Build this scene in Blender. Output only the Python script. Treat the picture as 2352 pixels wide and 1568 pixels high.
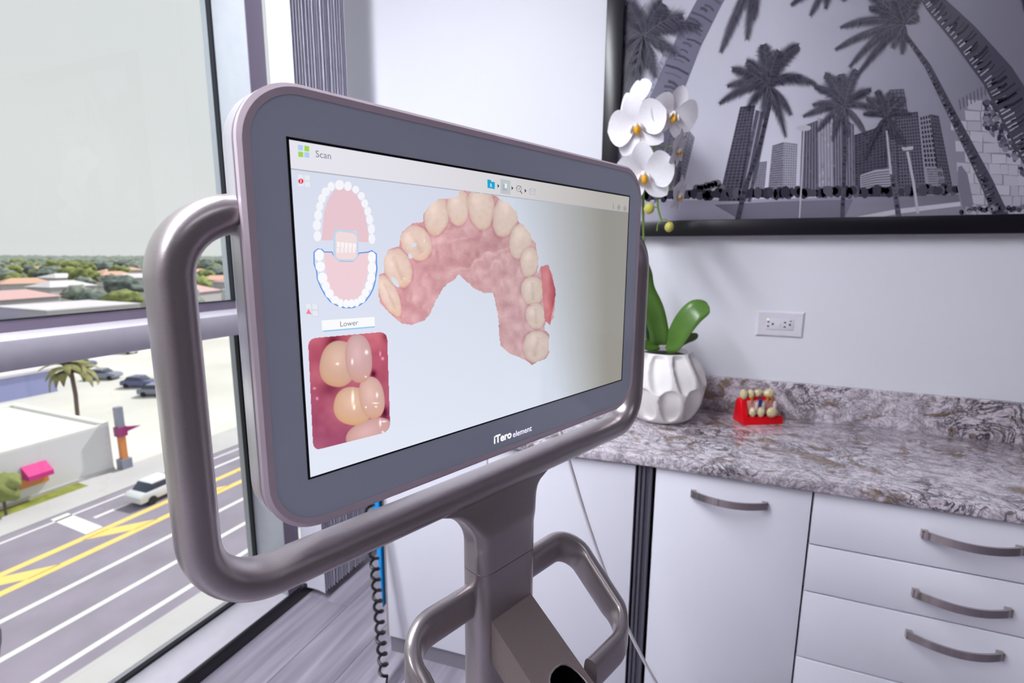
import bpy, bmesh, math, random
import numpy as np
from mathutils import Vector, Matrix, noise as mnoise
from mathutils.geometry import tessellate_polygon

for _o in list(bpy.data.objects):
    bpy.data.objects.remove(_o)
sc = bpy.context.scene
COL = sc.collection
random.seed(7)

# ------------------------------------------------------------------ camera
F_PX, CX, CY = 1157.0, 1176.0, 784.0
CAM = Vector((0.0, 0.0, 1.216))
_yaw, _pit, _rol = math.radians(21.9), math.radians(-9.57), math.radians(0.39)
FW = Vector((-math.sin(_yaw) * math.cos(_pit), math.cos(_yaw) * math.cos(_pit), math.sin(_pit)))
_r0 = Vector((math.cos(_yaw), math.sin(_yaw), 0)); _u0 = _r0.cross(FW)
RT = _r0 * math.cos(_rol) + _u0 * math.sin(_rol)
UP = _u0 * math.cos(_rol) - _r0 * math.sin(_rol)
cam_d = bpy.data.cameras.new('camera')
cam_d.sensor_width = 36.0; cam_d.sensor_fit = 'HORIZONTAL'
cam_d.lens = 36.0 * F_PX / 2352.0
cam_d.clip_start = 0.02; cam_d.clip_end = 5000
cam_d.dof.use_dof = True; cam_d.dof.focus_distance = 0.47; cam_d.dof.aperture_fstop = 8.0
cam = bpy.data.objects.new('camera', cam_d); COL.objects.link(cam)
_m = Matrix((RT, UP, -FW)).transposed().to_4x4(); _m.translation = CAM
cam.matrix_world = _m
sc.camera = cam

# ------------------------------------------------------------------ world, sun, unseen room lights, exposure
sc.view_settings.view_transform = 'Standard'; sc.view_settings.look = 'None'
sc.view_settings.exposure = 0.0; sc.view_settings.gamma = 1.0
sc.view_settings.use_curve_mapping = False
wd = bpy.data.worlds.new('world'); sc.world = wd; wd.use_nodes = True
_nt = wd.node_tree; _bg = _nt.nodes['Background']
_tc = _nt.nodes.new('ShaderNodeTexCoord'); _ns = _nt.nodes.new('ShaderNodeTexNoise'); _cr = _nt.nodes.new('ShaderNodeValToRGB')
_ns.inputs['Scale'].default_value = 2.2; _ns.inputs['Detail'].default_value = 4
_cr.color_ramp.elements[0].position = 0.35; _cr.color_ramp.elements[0].color = (0.735, 0.755, 0.755, 1)
_cr.color_ramp.elements[1].position = 0.7; _cr.color_ramp.elements[1].color = (0.80, 0.80, 0.785, 1)
_nt.links.new(_tc.outputs['Generated'], _ns.inputs['Vector']); _nt.links.new(_ns.outputs['Fac'], _cr.inputs['Fac'])
_nt.links.new(_cr.outputs['Color'], _bg.inputs['Color']); _bg.inputs['Strength'].default_value = 1.0

SUN_E = 4.2
sd = bpy.data.lights.new('sun', 'SUN'); sd.energy = SUN_E; sd.angle = math.radians(1.0); sd.color = (1.0, 0.97, 0.93)
so = bpy.data.objects.new('sun', sd); COL.objects.link(so)
so.rotation_euler = Vector((-0.16, -0.62, -0.72)).to_track_quat('-Z', 'Y').to_euler()
so.location = (0, 0, 40)

LAMPS = [  # unseen ceiling panels, window strips added as fill: x, y, size x, size y, watts, colour
    (-1.06, -0.12, 0.26, 1.50, 66.0, (0.94, 0.96, 1.0)),
    (1.05, -0.60, 0.60, 1.20, 5.0, (0.96, 0.95, 1.0)),
    (-1.06, -1.65, 0.26, 1.30, 42.0, (0.94, 0.96, 1.0)),
]
CEIL = 2.62

# ------------------------------------------------------------------ pixel helpers
def ray(px, py):
    return FW + RT * ((px - CX) / F_PX) - UP * ((py - CY) / F_PX)
def pX(px, py, v):
    d = ray(px, py); return CAM + d * ((v - CAM.x) / d.x)
def pY(px, py, v):
    d = ray(px, py); return CAM + d * ((v - CAM.y) / d.y)
def pZ(px, py, v):
    d = ray(px, py); return CAM + d * ((v - CAM.z) / d.z)
def pF(px, py, depth):
    return CAM + ray(px, py) * depth

def lin(c):
    def f(x):
        x /= 255.0
        return x / 12.92 if x <= 0.04045 else ((x + 0.055) / 1.055) ** 2.4
    return (f(c[0]), f(c[1]), f(c[2]))

# ------------------------------------------------------------------ materials
MATS = {}
def mat(name, rgb=(200, 200, 200), rough=0.5, metal=0.0, spec=0.5, noise=None, bump=None, coat=0.0, emit=None, emit_s=0.0, alpha=None, lin_rgb=None, trans=0.0, sss=0.0):
    if name in MATS: return MATS[name]
    m = bpy.data.materials.new(name); m.use_nodes = True
    nt = m.node_tree; b = nt.nodes['Principled BSDF']
    c = lin_rgb if lin_rgb else lin(rgb)
    b.inputs['Base Color'].default_value = (*c, 1)
    b.inputs['Roughness'].default_value = rough; b.inputs['Metallic'].default_value = metal
    b.inputs['Specular IOR Level'].default_value = spec
    b.inputs['Coat Weight'].default_value = coat
    b.inputs['Transmission Weight'].default_value = trans
    if emit:
        b.inputs['Emission Color'].default_value = (*lin(emit), 1); b.inputs['Emission Strength'].default_value = emit_s
    tc = nt.nodes.new('ShaderNodeTexCoord')
    n = nt.nodes.new('ShaderNodeTexNoise'); nt.links.new(tc.outputs['Object'], n.inputs['Vector'])
    sca, amt = noise if noise else (30.0, 0.03)
    n.inputs['Scale'].default_value = sca; n.inputs['Detail'].default_value = 5
    mx = nt.nodes.new('ShaderNodeMixRGB'); mx.inputs[0].default_value = 1.0
    mx.blend_type = 'MULTIPLY'; mx.inputs[1].default_value = (*c, 1)
    rp = nt.nodes.new('ShaderNodeValToRGB')
    lo = max(0.0, 1 - amt * 2); rp.color_ramp.elements[0].color = (lo, lo, lo, 1); rp.color_ramp.elements[1].color = (1, 1, 1, 1)
    rp.color_ramp.elements[0].position = 0.3; rp.color_ramp.elements[1].position = 0.7
    nt.links.new(n.outputs['Fac'], rp.inputs['Fac']); nt.links.new(rp.outputs['Color'], mx.inputs[2])
    nt.links.new(mx.outputs['Color'], b.inputs['Base Color'])
    if bump:
        n2 = nt.nodes.new('ShaderNodeTexNoise'); n2.inputs['Scale'].default_value = bump[0]; n2.inputs['Detail'].default_value = 3
        nt.links.new(tc.outputs['Object'], n2.inputs['Vector'])
        bp = nt.nodes.new('ShaderNodeBump'); bp.inputs['Strength'].default_value = bump[1]; bp.inputs['Distance'].default_value = 0.002
        nt.links.new(n2.outputs['Fac'], bp.inputs['Height']); nt.links.new(bp.outputs['Normal'], b.inputs['Normal'])
    MATS[name] = m
    return m

M_WALL = mat('wall_paint', (230, 231, 240), 0.55, noise=(3, 0.01), bump=(220, 0.05))
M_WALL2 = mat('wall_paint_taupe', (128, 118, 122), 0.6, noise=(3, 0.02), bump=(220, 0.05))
M_CEIL = mat('ceiling_paint', (232, 232, 238), 0.8)
M_FRAMEW = mat('window_frame_paint', (196, 192, 202), 0.38)
M_MULL = mat('mullion_aluminium', (170, 175, 182), 0.4)
M_FRAMED = mat('window_frame_dark', (118, 108, 126), 0.45)  # bead grey, also used for shade painted on the mullion faces
M_GASKET = mat('rubber_gasket', (16, 20, 30), 0.6)
M_BLACK = mat('black_base_trim', (9, 9, 14), 0.35)
M_BLIND = mat('blind_vinyl', (224, 222, 236), 0.5)
M_CAB = mat('cabinet_white', (230, 230, 242), 0.28, noise=(4, 0.01))
M_CABIN = mat('cabinet_core', (150, 145, 155), 0.6)
M_EDGE = mat('cabinet_edge_band', (168, 152, 152), 0.5)
M_TOE = mat('toe_kick_grey', (128, 124, 136), 0.5)
M_POST = mat('dark_aluminium', (92, 90, 102), 0.36, metal=0.25)
M_GAP = mat('joint_shadow_gap', (20, 22, 28), 0.8)
M_NICKEL = mat('brushed_nickel', (186, 178, 176), 0.13, metal=1.0)
M_TAUPE = mat('scanner_taupe_metal', (176, 168, 170), 0.31, metal=0.8, noise=(900, 0.05))
M_TAUPE2 = mat('scanner_taupe_paint', (150, 136, 134), 0.5, metal=0.2, noise=(1400, 0.10))
M_RIM = mat('monitor_rim_paint', (216, 200, 211), 0.36, metal=0.15)
M_BODY = mat('monitor_body_silver', (218, 215, 225), 0.27, metal=0.5)
M_GROOVE = mat('monitor_groove', (96, 84, 98), 0.5)
M_BEZEL = mat('monitor_bezel_glass', (194, 204, 219), 0.06, spec=0.5, noise=(2, 0.01))
M_BLACKG = mat('lcd_black_border', (8, 7, 12), 0.2)
M_SLOT = mat('cradle_black_plastic', (7, 7, 9), 0.25)
M_PFRAME = mat('picture_frame_black', (16, 15, 24), 0.30)
M_POT = mat('white_ceramic', (236, 232, 232), 0.42)
M_SOIL = mat('bark_soil', (42, 34, 28), 0.9, noise=(60, 0.4), bump=(90, 0.8))
M_PETAL = mat('orchid_petal', (246, 244, 250), 0.5)
M_LIPY = mat('orchid_lip_yellow', (238, 176, 20), 0.5)
M_LIPW = mat('orchid_lip_white', (240, 232, 226), 0.5)
M_STEM = mat('orchid_stem', (110, 138, 48), 0.5)
M_STAKE = mat('plant_stake', (28, 48, 48), 0.5)
M_BUD = mat('orchid_bud', (196, 190, 92), 0.5)
M_RED = mat('red_resin', (226, 8, 26), 0.28)
M_TOOTH = mat('tooth_resin', (214, 200, 158), 0.3)
M_ROOT = mat('root_resin', (186, 116, 44), 0.4)
M_PINKC = mat('clear_pink_block', (214, 150, 150), 0.15)
M_WHITEB = mat('white_resin', (216, 206, 214), 0.3)
M_BLUEP = mat('blue_implant', (14, 60, 140), 0.3, metal=0.3)
M_PLATE = mat('outlet_plate', (228, 226, 236), 0.35)
M_HOLE = mat('outlet_slot', (66, 64, 74), 0.6)
M_CORDW = mat('white_cable', (236, 234, 240), 0.45)
M_CORDB = mat('black_coil_rubber', (10, 12, 20), 0.4)
M_BLUE = mat('blue_plastic', (0, 158, 246), 0.35)
M_STOOL = mat('navy_vinyl', (40, 42, 68), 0.35)
M_CHROME = mat('chrome', (200, 200, 205), 0.12, metal=1.0)
M_LEDLIT = mat('led_dot_green', (70, 150, 130), 0.4)
M_LEDW = mat('led_dot_warm', (240, 225, 180), 0.4, emit=(255, 240, 190), emit_s=0.6)

def attr_mat(name, emission=False, rough=0.35, spec=0.3, strength=1.0):
    m = bpy.data.materials.new(name); m.use_nodes = True
    nt = m.node_tree; b = nt.nodes['Principled BSDF']
    a = nt.nodes.new('ShaderNodeAttribute'); a.attribute_name = 'Col'
    b.inputs['Roughness'].default_value = rough; b.inputs['Specular IOR Level'].default_value = spec
    if emission:
        b.inputs['Base Color'].default_value = (0.01, 0.01, 0.012, 1)
        nt.links.new(a.outputs['Color'], b.inputs['Emission Color']); b.inputs['Emission Strength'].default_value = strength
    else:
        nt.links.new(a.outputs['Color'], b.inputs['Base Color'])
    MATS[name] = m
    return m
M_LCD = attr_mat('lcd_display', True, 0.08, 0.4)
M_PRINT = attr_mat('monochrome_print', False, 0.22, 0.22)

def glass_mat(name, tint=(0.97, 0.985, 0.985), refl=0.10):
    m = bpy.data.materials.new(name); m.use_nodes = True
    nt = m.node_tree; nt.nodes.clear()
    out = nt.nodes.new('ShaderNodeOutputMaterial'); mix = nt.nodes.new('ShaderNodeMixShader')
    tr = nt.nodes.new('ShaderNodeBsdfTransparent'); tr.inputs[0].default_value = (*tint, 1)
    gl = nt.nodes.new('ShaderNodeBsdfGlossy'); gl.inputs['Roughness'].default_value = 0.0
    fr = nt.nodes.new('ShaderNodeFresnel'); fr.inputs['IOR'].default_value = 1.45
    gm = nt.nodes.new('ShaderNodeNewGeometry'); sb = nt.nodes.new('ShaderNodeMath'); sb.operation = 'SUBTRACT'; sb.inputs[0].default_value = 1.0
    ml = nt.nodes.new('ShaderNodeMath'); ml.operation = 'MULTIPLY'
    nt.links.new(gm.outputs['Backfacing'], sb.inputs[1]); nt.links.new(fr.outputs[0], ml.inputs[0]); nt.links.new(sb.outputs[0], ml.inputs[1])
    nt.links.new(ml.outputs[0], mix.inputs[0]); nt.links.new(tr.outputs[0], mix.inputs[1]); nt.links.new(gl.outputs[0], mix.inputs[2])
    nt.links.new(mix.outputs[0], out.inputs[0])
    return m
M_GLASS = glass_mat('window_glass')

def leaf_mat():
    m = mat('orchid_leaf', (92, 134, 56), 0.32, noise=(6, 0.25))
    return m
M_LEAF = leaf_mat()

def granite_mat():
    m = bpy.data.materials.new('granite'); m.use_nodes = True
    nt = m.node_tree; L = nt.links; b = nt.nodes['Principled BSDF']
    b.inputs['Roughness'].default_value = 0.14; b.inputs['Specular IOR Level'].default_value = 0.6
    tc = nt.nodes.new('ShaderNodeTexCoord'); mp = nt.nodes.new('ShaderNodeMapping'); L.new(tc.outputs['Object'], mp.inputs[0])
    mp.inputs['Rotation'].default_value = (0.2, 0.3, 0.5); mp.inputs['Scale'].default_value = (1.0, 1.25, 1.15)
    def nz(scale, det, dist, off):
        n = nt.nodes.new('ShaderNodeTexNoise'); n.inputs['Scale'].default_value = scale; n.inputs['Detail'].default_value = det
        n.inputs['Distortion'].default_value = dist; n.inputs['Roughness'].default_value = 0.62
        v = nt.nodes.new('ShaderNodeVectorMath'); v.operation = 'ADD'; v.inputs[1].default_value = (off, off * .7, off * 1.3)
        L.new(mp.outputs[0], v.inputs[0]); L.new(v.outputs[0], n.inputs['Vector']); return n
    def ramp(src, els):
        r = nt.nodes.new('ShaderNodeValToRGB'); cr = r.color_ramp
        while len(cr.elements) < len(els): cr.elements.new(0.5)
        for e, (p, c) in zip(cr.elements, els): e.position = p; e.color = (*c, 1)
        L.new(src, r.inputs['Fac']); return r
    def mixc(kind, fac, a, c):
        x = nt.nodes.new('ShaderNodeMixRGB'); x.blend_type = kind
        if isinstance(fac, float): x.inputs[0].default_value = fac
        else: L.new(fac, x.inputs[0])
        L.new(a, x.inputs[1])
        if isinstance(c, tuple): x.inputs[2].default_value = (*c, 1)
        else: L.new(c, x.inputs[2])
        return x.outputs[0]
    base = ramp(nz(13, 6, 1.6, 0).outputs['Fac'], [(0.30, lin((140, 130, 134))), (0.43, lin((186, 177, 186))), (0.55, lin((224, 216, 226))), (0.72, lin((196, 187, 196)))])
    brown = ramp(nz(7, 5, 2.2, 3.1).outputs['Fac'], [(0.0, (1, 1, 1)), (0.38, (1, 1, 1)), (0.45, (0, 0, 0)), (1.0, (0, 0, 0))])
    c = mixc('MIX', brown.outputs[0], base.outputs[0], lin((142, 122, 108)))
    vein = ramp(nz(9, 7, 3.4, 7.7).outputs['Fac'], [(0.455, (0, 0, 0)), (0.488, (.95, .95, .95)), (0.512, (.95, .95, .95)), (0.545, (0, 0, 0))])
    gate = ramp(nz(3.0, 3, 0.5, 11.0).outputs['Fac'], [(0.38, (.15, .15, .15)), (0.58, (1, 1, 1))])
    vm = nt.nodes.new('ShaderNodeMath'); vm.operation = 'MULTIPLY'
    L.new(vein.outputs[0], vm.inputs[0]); L.new(gate.outputs[0], vm.inputs[1])
    c = mixc('MIX', vm.outputs[0], c, lin((40, 36, 46)))
    vein2 = ramp(nz(24, 5, 2.6, 17.0).outputs['Fac'], [(0.455, (0, 0, 0)), (0.49, (.6, .6, .6)), (0.51, (.6, .6, .6)), (0.545, (0, 0, 0))])
    c = mixc('MIX', vein2.outputs[0], c, lin((112, 102, 110)))
    L.new(c, b.inputs['Base Color'])
    return m
M_GRANITE = granite_mat()

def wood_mat():
    m = bpy.data.materials.new('grey_wood_plank'); m.use_nodes = True
    nt = m.node_tree; L = nt.links; b = nt.nodes['Principled BSDF']
    b.inputs['Roughness'].default_value = 0.33
    tc = nt.nodes.new('ShaderNodeTexCoord'); mp = nt.nodes.new('ShaderNodeMapping'); L.new(tc.outputs['Object'], mp.inputs[0])
    mp.inputs['Scale'].default_value = (26, 1.6, 1)
    oi = nt.nodes.new('ShaderNodeObjectInfo'); ad = nt.nodes.new('ShaderNodeVectorMath'); ad.operation = 'ADD'
    sc_ = nt.nodes.new('ShaderNodeVectorMath'); sc_.operation = 'SCALE'; sc_.inputs[0].default_value = (30, 30, 0)
    L.new(oi.outputs['Random'], sc_.inputs['Scale']); L.new(mp.outputs[0], ad.inputs[0]); L.new(sc_.outputs[0], ad.inputs[1])
    n = nt.nodes.new('ShaderNodeTexNoise'); n.inputs['Scale'].default_value = 1.0; n.inputs['Detail'].default_value = 6; n.inputs['Distortion'].default_value = 0.6
    L.new(ad.outputs[0], n.inputs['Vector'])
    r = nt.nodes.new('ShaderNodeValToRGB'); r.color_ramp.elements[0].position = 0.3; r.color_ramp.elements[1].position = 0.72
    r.color_ramp.elements[0].color = (*lin((124, 118, 131)), 1); r.color_ramp.elements[1].color = (*lin((170, 164, 178)), 1)
    L.new(n.outputs['Fac'], r.inputs['Fac']); L.new(r.outputs[0], b.inputs['Base Color'])
    return m
M_WOOD = wood_mat()

# ------------------------------------------------------------------ object helpers
def new_obj(name, me, material=None, parent=None, smooth=False):
    o = bpy.data.objects.new(name, me); COL.objects.link(o)
    if material is not None: me.materials.append(material)
    if parent is not None: o.parent = parent
    if smooth:
        for p in me.polygons: p.use_smooth = True
    return o
def tag(o, label=None, cat=None, group=None, kind=None):
    if label: o['label'] = label
    if cat: o['category'] = cat
    if group: o['group'] = group
    if kind: o['kind'] = kind
    return o
def empty(name, loc=(0, 0, 0), rz=0.0, label=None, cat=None, group=None, kind=None):
    o = bpy.data.objects.new(name, None); COL.objects.link(o); o.location = loc; o.rotation_euler = (0, 0, rz)
    o.empty_display_size = 0.05
    return tag(o, label, cat, group, kind)
def from_bm(name, bm, material, parent=None, smooth=False):
    bmesh.ops.recalc_face_normals(bm, faces=bm.faces[:])
    me = bpy.data.meshes.new(name); bm.to_mesh(me); bm.free()
    o = new_obj(name, me, material, parent)
    if smooth:
        for p in me.polygons: p.use_smooth = True
        try: me.set_sharp_from_angle(angle=math.radians(40))
        except Exception: pass
    return o
def pydata(name, verts, faces, material, parent=None, smooth=False):
    me = bpy.data.meshes.new(name); me.from_pydata([tuple(v) for v in verts], [], faces); me.update()
    return new_obj(name, me, material, parent, smooth)
def bm_box(bm, c, s, bev=0.0, seg=2, rot=None):
    r = bmesh.ops.create_cube(bm, size=1.0); vs = r['verts']
    bmesh.ops.scale(bm, vec=s, verts=vs)
    if bev > 0:
        es = list({e for v in vs for e in v.link_edges})
        rr = bmesh.ops.bevel(bm, geom=es, offset=bev, segments=seg, profile=0.5, affect='EDGES')
        vs = list({v for f in rr['faces'] for v in f.verts} | {v for v in vs if v.is_valid})
    if rot is not None: bmesh.ops.rotate(bm, cent=(0, 0, 0), matrix=rot, verts=vs)
    bmesh.ops.translate(bm, vec=c, verts=vs)
    return vs
def box(name, lo, hi, material, parent=None, bev=0.0, seg=2):
    bm = bmesh.new(); lo = Vector(lo); hi = Vector(hi)
    bm_box(bm, (lo + hi) / 2, hi - lo, bev, seg)
    return from_bm(name, bm, material, parent, smooth=bev > 0)
def prism(name, pts, z0, z1, material, parent=None, bev=0.0, seg=3, axis='Z', bev_vert=False):
    """extrude a 2D outline; axis Z: pts=(x,y); axis Y: pts=(x,z) extruded y0..y1"""
    bm = bmesh.new()
    mk = (lambda p, z: (p[0], p[1], z)) if axis == 'Z' else (lambda p, z: (p[0], z, p[1]))
    if axis == 'X': mk = lambda p, z: (z, p[0], p[1])
    a = [bm.verts.new(mk(p, z0)) for p in pts]; c = [bm.verts.new(mk(p, z1)) for p in pts]
    n = len(pts)
    f0 = bm.faces.new(a); f1 = bm.faces.new(c)
    for i in range(n): bm.faces.new([a[i], a[(i + 1) % n], c[(i + 1) % n], c[i]])
    bmesh.ops.recalc_face_normals(bm, faces=bm.faces[:])
    if bev > 0:
        es = list(f0.edges) + list(f1.edges)
        if bev_vert: es = bm.edges[:]
        bmesh.ops.bevel(bm, geom=es, offset=bev, segments=seg, profile=0.5, affect='EDGES')
    return from_bm(name, bm, material, parent, smooth=True)
def rrect(w, h, r, n=10, cx=0, cy=0):
    pts = []
    for (sx, sy, a0) in ((1, 1, 0), (-1, 1, 90), (-1, -1, 180), (1, -1, 270)):
        for i in range(n + 1):
            a = math.radians(a0 + 90 * i / n)
            pts.append((cx + sx * (w - r) + r * math.cos(a), cy + sy * (h - r) + r * math.sin(a)))
    return pts
def fillet(pts, rad, seg=10, closed=False):
    out = []; n = len(pts); pts = [Vector(p) for p in pts]
    for i, p in enumerate(pts):
        if not closed and i in (0, n - 1): out.append(p); continue
        r = rad[i] if isinstance(rad, (list, tuple)) else rad
        a = (pts[i - 1] - p).normalized(); b = (pts[(i + 1) % n] - p).normalized()
        ang = a.angle(b); t = r / math.tan(ang / 2)
        bis = (a + b).normalized(); cen = p + bis * (r / math.sin(ang / 2))
        s = p + a * t - cen; e = p + b * t - cen
        tot = s.angle(e); ax = s.cross(e).normalized()
        for k in range(seg + 1): out.append(cen + Matrix.Rotation(tot * k / seg, 3, ax) @ s)
    return out
def sweep(name, path, prof, material, parent=None, ref=None, closed=False, caps=True, smooth=True):
    """prof: list of (a,b); a along ref, b along ref x tangent. ref None = parallel transport"""
    path = [Vector(p) for p in path]; n = len(path); m = len(prof); verts = []; faces = []
    nrm = None
    for i, p in enumerate(path):
        if closed: t = (path[(i + 1) % n] - path[i - 1]).normalized()
        elif i == 0: t = (path[1] - path[0]).normalized()
        elif i == n - 1: t = (path[-1] - path[-2]).normalized()
        else: t = ((path[i + 1] - p).normalized() + (p - path[i - 1]).normalized()).normalized()
        if ref is not None: a = (Vector(ref) - t * Vector(ref).dot(t)).normalized()
        else:
            if nrm is None: nrm = Vector((0, 0, 1)) if abs(t.z) < .9 else Vector((1, 0, 0))
            nrm = (nrm - t * nrm.dot(t)).normalized(); a = nrm
        b = a.cross(t)
        sc_ = 1.0
        for (x, y) in prof: verts.append(p + a * x + b * y)
    seg = n if closed else n - 1
    for i in range(seg):
        j = (i + 1) % n
        for k in range(m):
            l = (k + 1) % m
            faces.append([i * m + k, i * m + l, j * m + l, j * m + k])
    if caps and not closed:
        faces.append(list(range(m))[::-1]); faces.append([(n - 1) * m + k for k in range(m)])
    o = pydata(name, verts, faces, material, parent, smooth)
    bm = bmesh.new(); bm.from_mesh(o.data); bmesh.ops.recalc_face_normals(bm, faces=bm.faces[:]); bm.to_mesh(o.data); bm.free()
    if smooth:
        for p in o.data.polygons: p.use_smooth = True
        o.data.set_sharp_from_angle(angle=math.radians(45))
    return o
def circ(r, n=12, r2=None, p=2.0):
    r2 = r if r2 is None else r2; out = []
    for i in range(n):
        a = 2 * math.pi * i / n; c, s = math.cos(a), math.sin(a)
        out.append((r * math.copysign(abs(c) ** (2 / p), c), r2 * math.copysign(abs(s) ** (2 / p), s)))
    return out
def lathe_verts(prof, n=32):
    v, f = [], []
    for (r, z) in prof:
        for i in range(n):
            a = 2 * math.pi * i / n; v.append((r * math.cos(a), r * math.sin(a), z))
    for j in range(len(prof) - 1):
        for i in range(n): f.append([j * n + i, j * n + (i + 1) % n, (j + 1) * n + (i + 1) % n, (j + 1) * n + i])
    f.append(list(range(n))[::-1]); f.append([(len(prof) - 1) * n + i for i in range(n)])
    return v, f
def lathe(name, prof, material, parent=None, n=32, loc=(0, 0, 0)):
    v, f = lathe_verts(prof, n); o = pydata(name, v, f, material, parent, True); o.location = loc
    o.data.set_sharp_from_angle(angle=math.radians(50)); return o
def blob_mesh(name, r, sub=2, amp=0.25, freq=2.0, seed=0, squash=1.0):
    bm = bmesh.new(); bmesh.ops.create_icosphere(bm, subdivisions=sub, radius=1.0)
    for v in bm.verts:
        d = v.co.normalized(); k = 1 + amp * mnoise.noise(d * freq + Vector((seed * 3.1, seed * 1.7, seed)))
        v.co = d * r * k; v.co.z *= squash
    me = bpy.data.meshes.new(name); bm.to_mesh(me); bm.free(); return me

class Print:
    """flat printed artwork: coloured polygons stacked in hair-thin layers"""
    def __init__(self, place): self.v = []; self.f = []; self.c = []; self.place = place
    def poly(self, pts, col, lay, tri=True):
        base = len(self.v); cols = col if isinstance(col, list) else [col] * len(pts)
        for p, c in zip(pts, cols): self.v.append(self.place(p[0], p[1], lay)); self.c.append((*lin(c), 1))
        if len(pts) <= 4 and not tri: self.f.append(list(range(base, base + len(pts))))
        else:
            for t in tessellate_polygon([[Vector((p[0], p[1], 0)) for p in pts]]): self.f.append([base + i for i in t])
    def quad(self, a, b, c, d, col, lay): self.poly([a, b, c, d], col, lay, tri=False)
    def ell(self, x, y, rx, ry, col, lay, rot=0.0, n=18):
        c, s = math.cos(rot), math.sin(rot); pts = []
        for i in range(n):
            a = 2 * math.pi * i / n; u, w = rx * math.cos(a), ry * math.sin(a); pts.append((x + u * c - w * s, y + u * s + w * c))
        self.poly(pts, col, lay)
    def line(self, pts, w, col, lay, w2=None):
        n = len(pts); L, R = [], []
        for i, p in enumerate(pts):
            a = pts[max(0, i - 1)]; b = pts[min(n - 1, i + 1)]
            dx, dy = b[0] - a[0], b[1] - a[1]; l = math.hypot(dx, dy) or 1
            ww = w if w2 is None else w + (w2 - w) * i / (n - 1)
            nx, ny = -dy / l * ww / 2, dx / l * ww / 2
            L.append((p[0] + nx, p[1] + ny)); R.append((p[0] - nx, p[1] - ny))
        for i in range(n - 1): self.quad(L[i], L[i + 1], R[i + 1], R[i], col, lay)
    def grid(self, x0, y0, x1, y1, nx, ny, fn, lay):
        """fn(X,Y)->(rgb array, mask) on node arrays in pixels"""
        X, Y = np.meshgrid(np.linspace(x0, x1, nx), np.linspace(y0, y1, ny)); rgb, mask = fn(X, Y)
        base = len(self.v); idx = -np.ones((ny, nx), int); k = 0
        cm = mask[:-1, :-1] & mask[1:, :-1] & mask[:-1, 1:] & mask[1:, 1:]
        use = np.zeros_like(mask)
        use[:-1, :-1] |= cm; use[1:, :-1] |= cm; use[:-1, 1:] |= cm; use[1:, 1:] |= cm
        r = np.clip(rgb, 0, 255) / 255.0
        rl = np.where(r <= 0.04045, r / 12.92, ((r + 0.055) / 1.055) ** 2.4)
        for j in range(ny):
            for i in range(nx):
                if use[j, i]:
                    idx[j, i] = base + k; k += 1
                    self.v.append(self.place(X[j, i], Y[j, i], lay)); self.c.append((rl[j, i, 0], rl[j, i, 1], rl[j, i, 2], 1))
        for j, i in zip(*np.nonzero(cm)): self.f.append([idx[j, i], idx[j, i + 1], idx[j + 1, i + 1], idx[j + 1, i]])
    def build(self, name, material, parent):
        o = pydata(name, self.v, self.f, material, parent)
        at = o.data.color_attributes.new('Col', 'FLOAT_COLOR', 'POINT')
        at.data.foreach_set('color', np.array(self.c, dtype=np.float32).ravel())
        return o
def vnoise(X, Y, s, seed=0):
    rs = np.random.RandomState(seed); G = rs.rand(64, 64)
    x = X / s; y = Y / s; xi = np.floor(x).astype(int); yi = np.floor(y).astype(int); fx = x - xi; fy = y - yi
    fx = fx * fx * (3 - 2 * fx); fy = fy * fy * (3 - 2 * fy)
    g = lambda a, b: G[a % 64, b % 64]
    return (g(yi, xi) * (1 - fx) + g(yi, xi + 1) * fx) * (1 - fy) + (g(yi + 1, xi) * (1 - fx) + g(yi + 1, xi + 1) * fx) * fy
def inpoly(X, Y, P):
    inside = np.zeros(X.shape, bool); n = len(P)
    for i in range(n):
        x1, y1 = P[i]; x2, y2 = P[(i + 1) % n]
        if y1 == y2: continue
        c = ((y1 > Y) != (y2 > Y)) & (X < (x2 - x1) * (Y - y1) / (y2 - y1) + x1)
        inside ^= c
    return inside
def text_mesh(name, s, place, material, parent, size=1.0, bold=0.0, spacing=1.0, color=None):
    """place(x,y) maps text space to a 3D point"""
    cu = bpy.data.curves.new('txt', 'FONT'); cu.body = s; cu.size = size; cu.offset = bold; cu.space_character = spacing
    cu.resolution_u = 3
    t = bpy.data.objects.new('txt', cu); COL.objects.link(t)
    dg = bpy.context.evaluated_depsgraph_get(); me = bpy.data.meshes.new_from_object(t.evaluated_get(dg))
    bpy.data.objects.remove(t)
    me.materials.clear(); me.name = name
    xs = [v.co.x for v in me.vertices]
    for v in me.vertices: v.co = place(v.co.x, v.co.y)
    return new_obj(name, me, material, parent)
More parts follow.
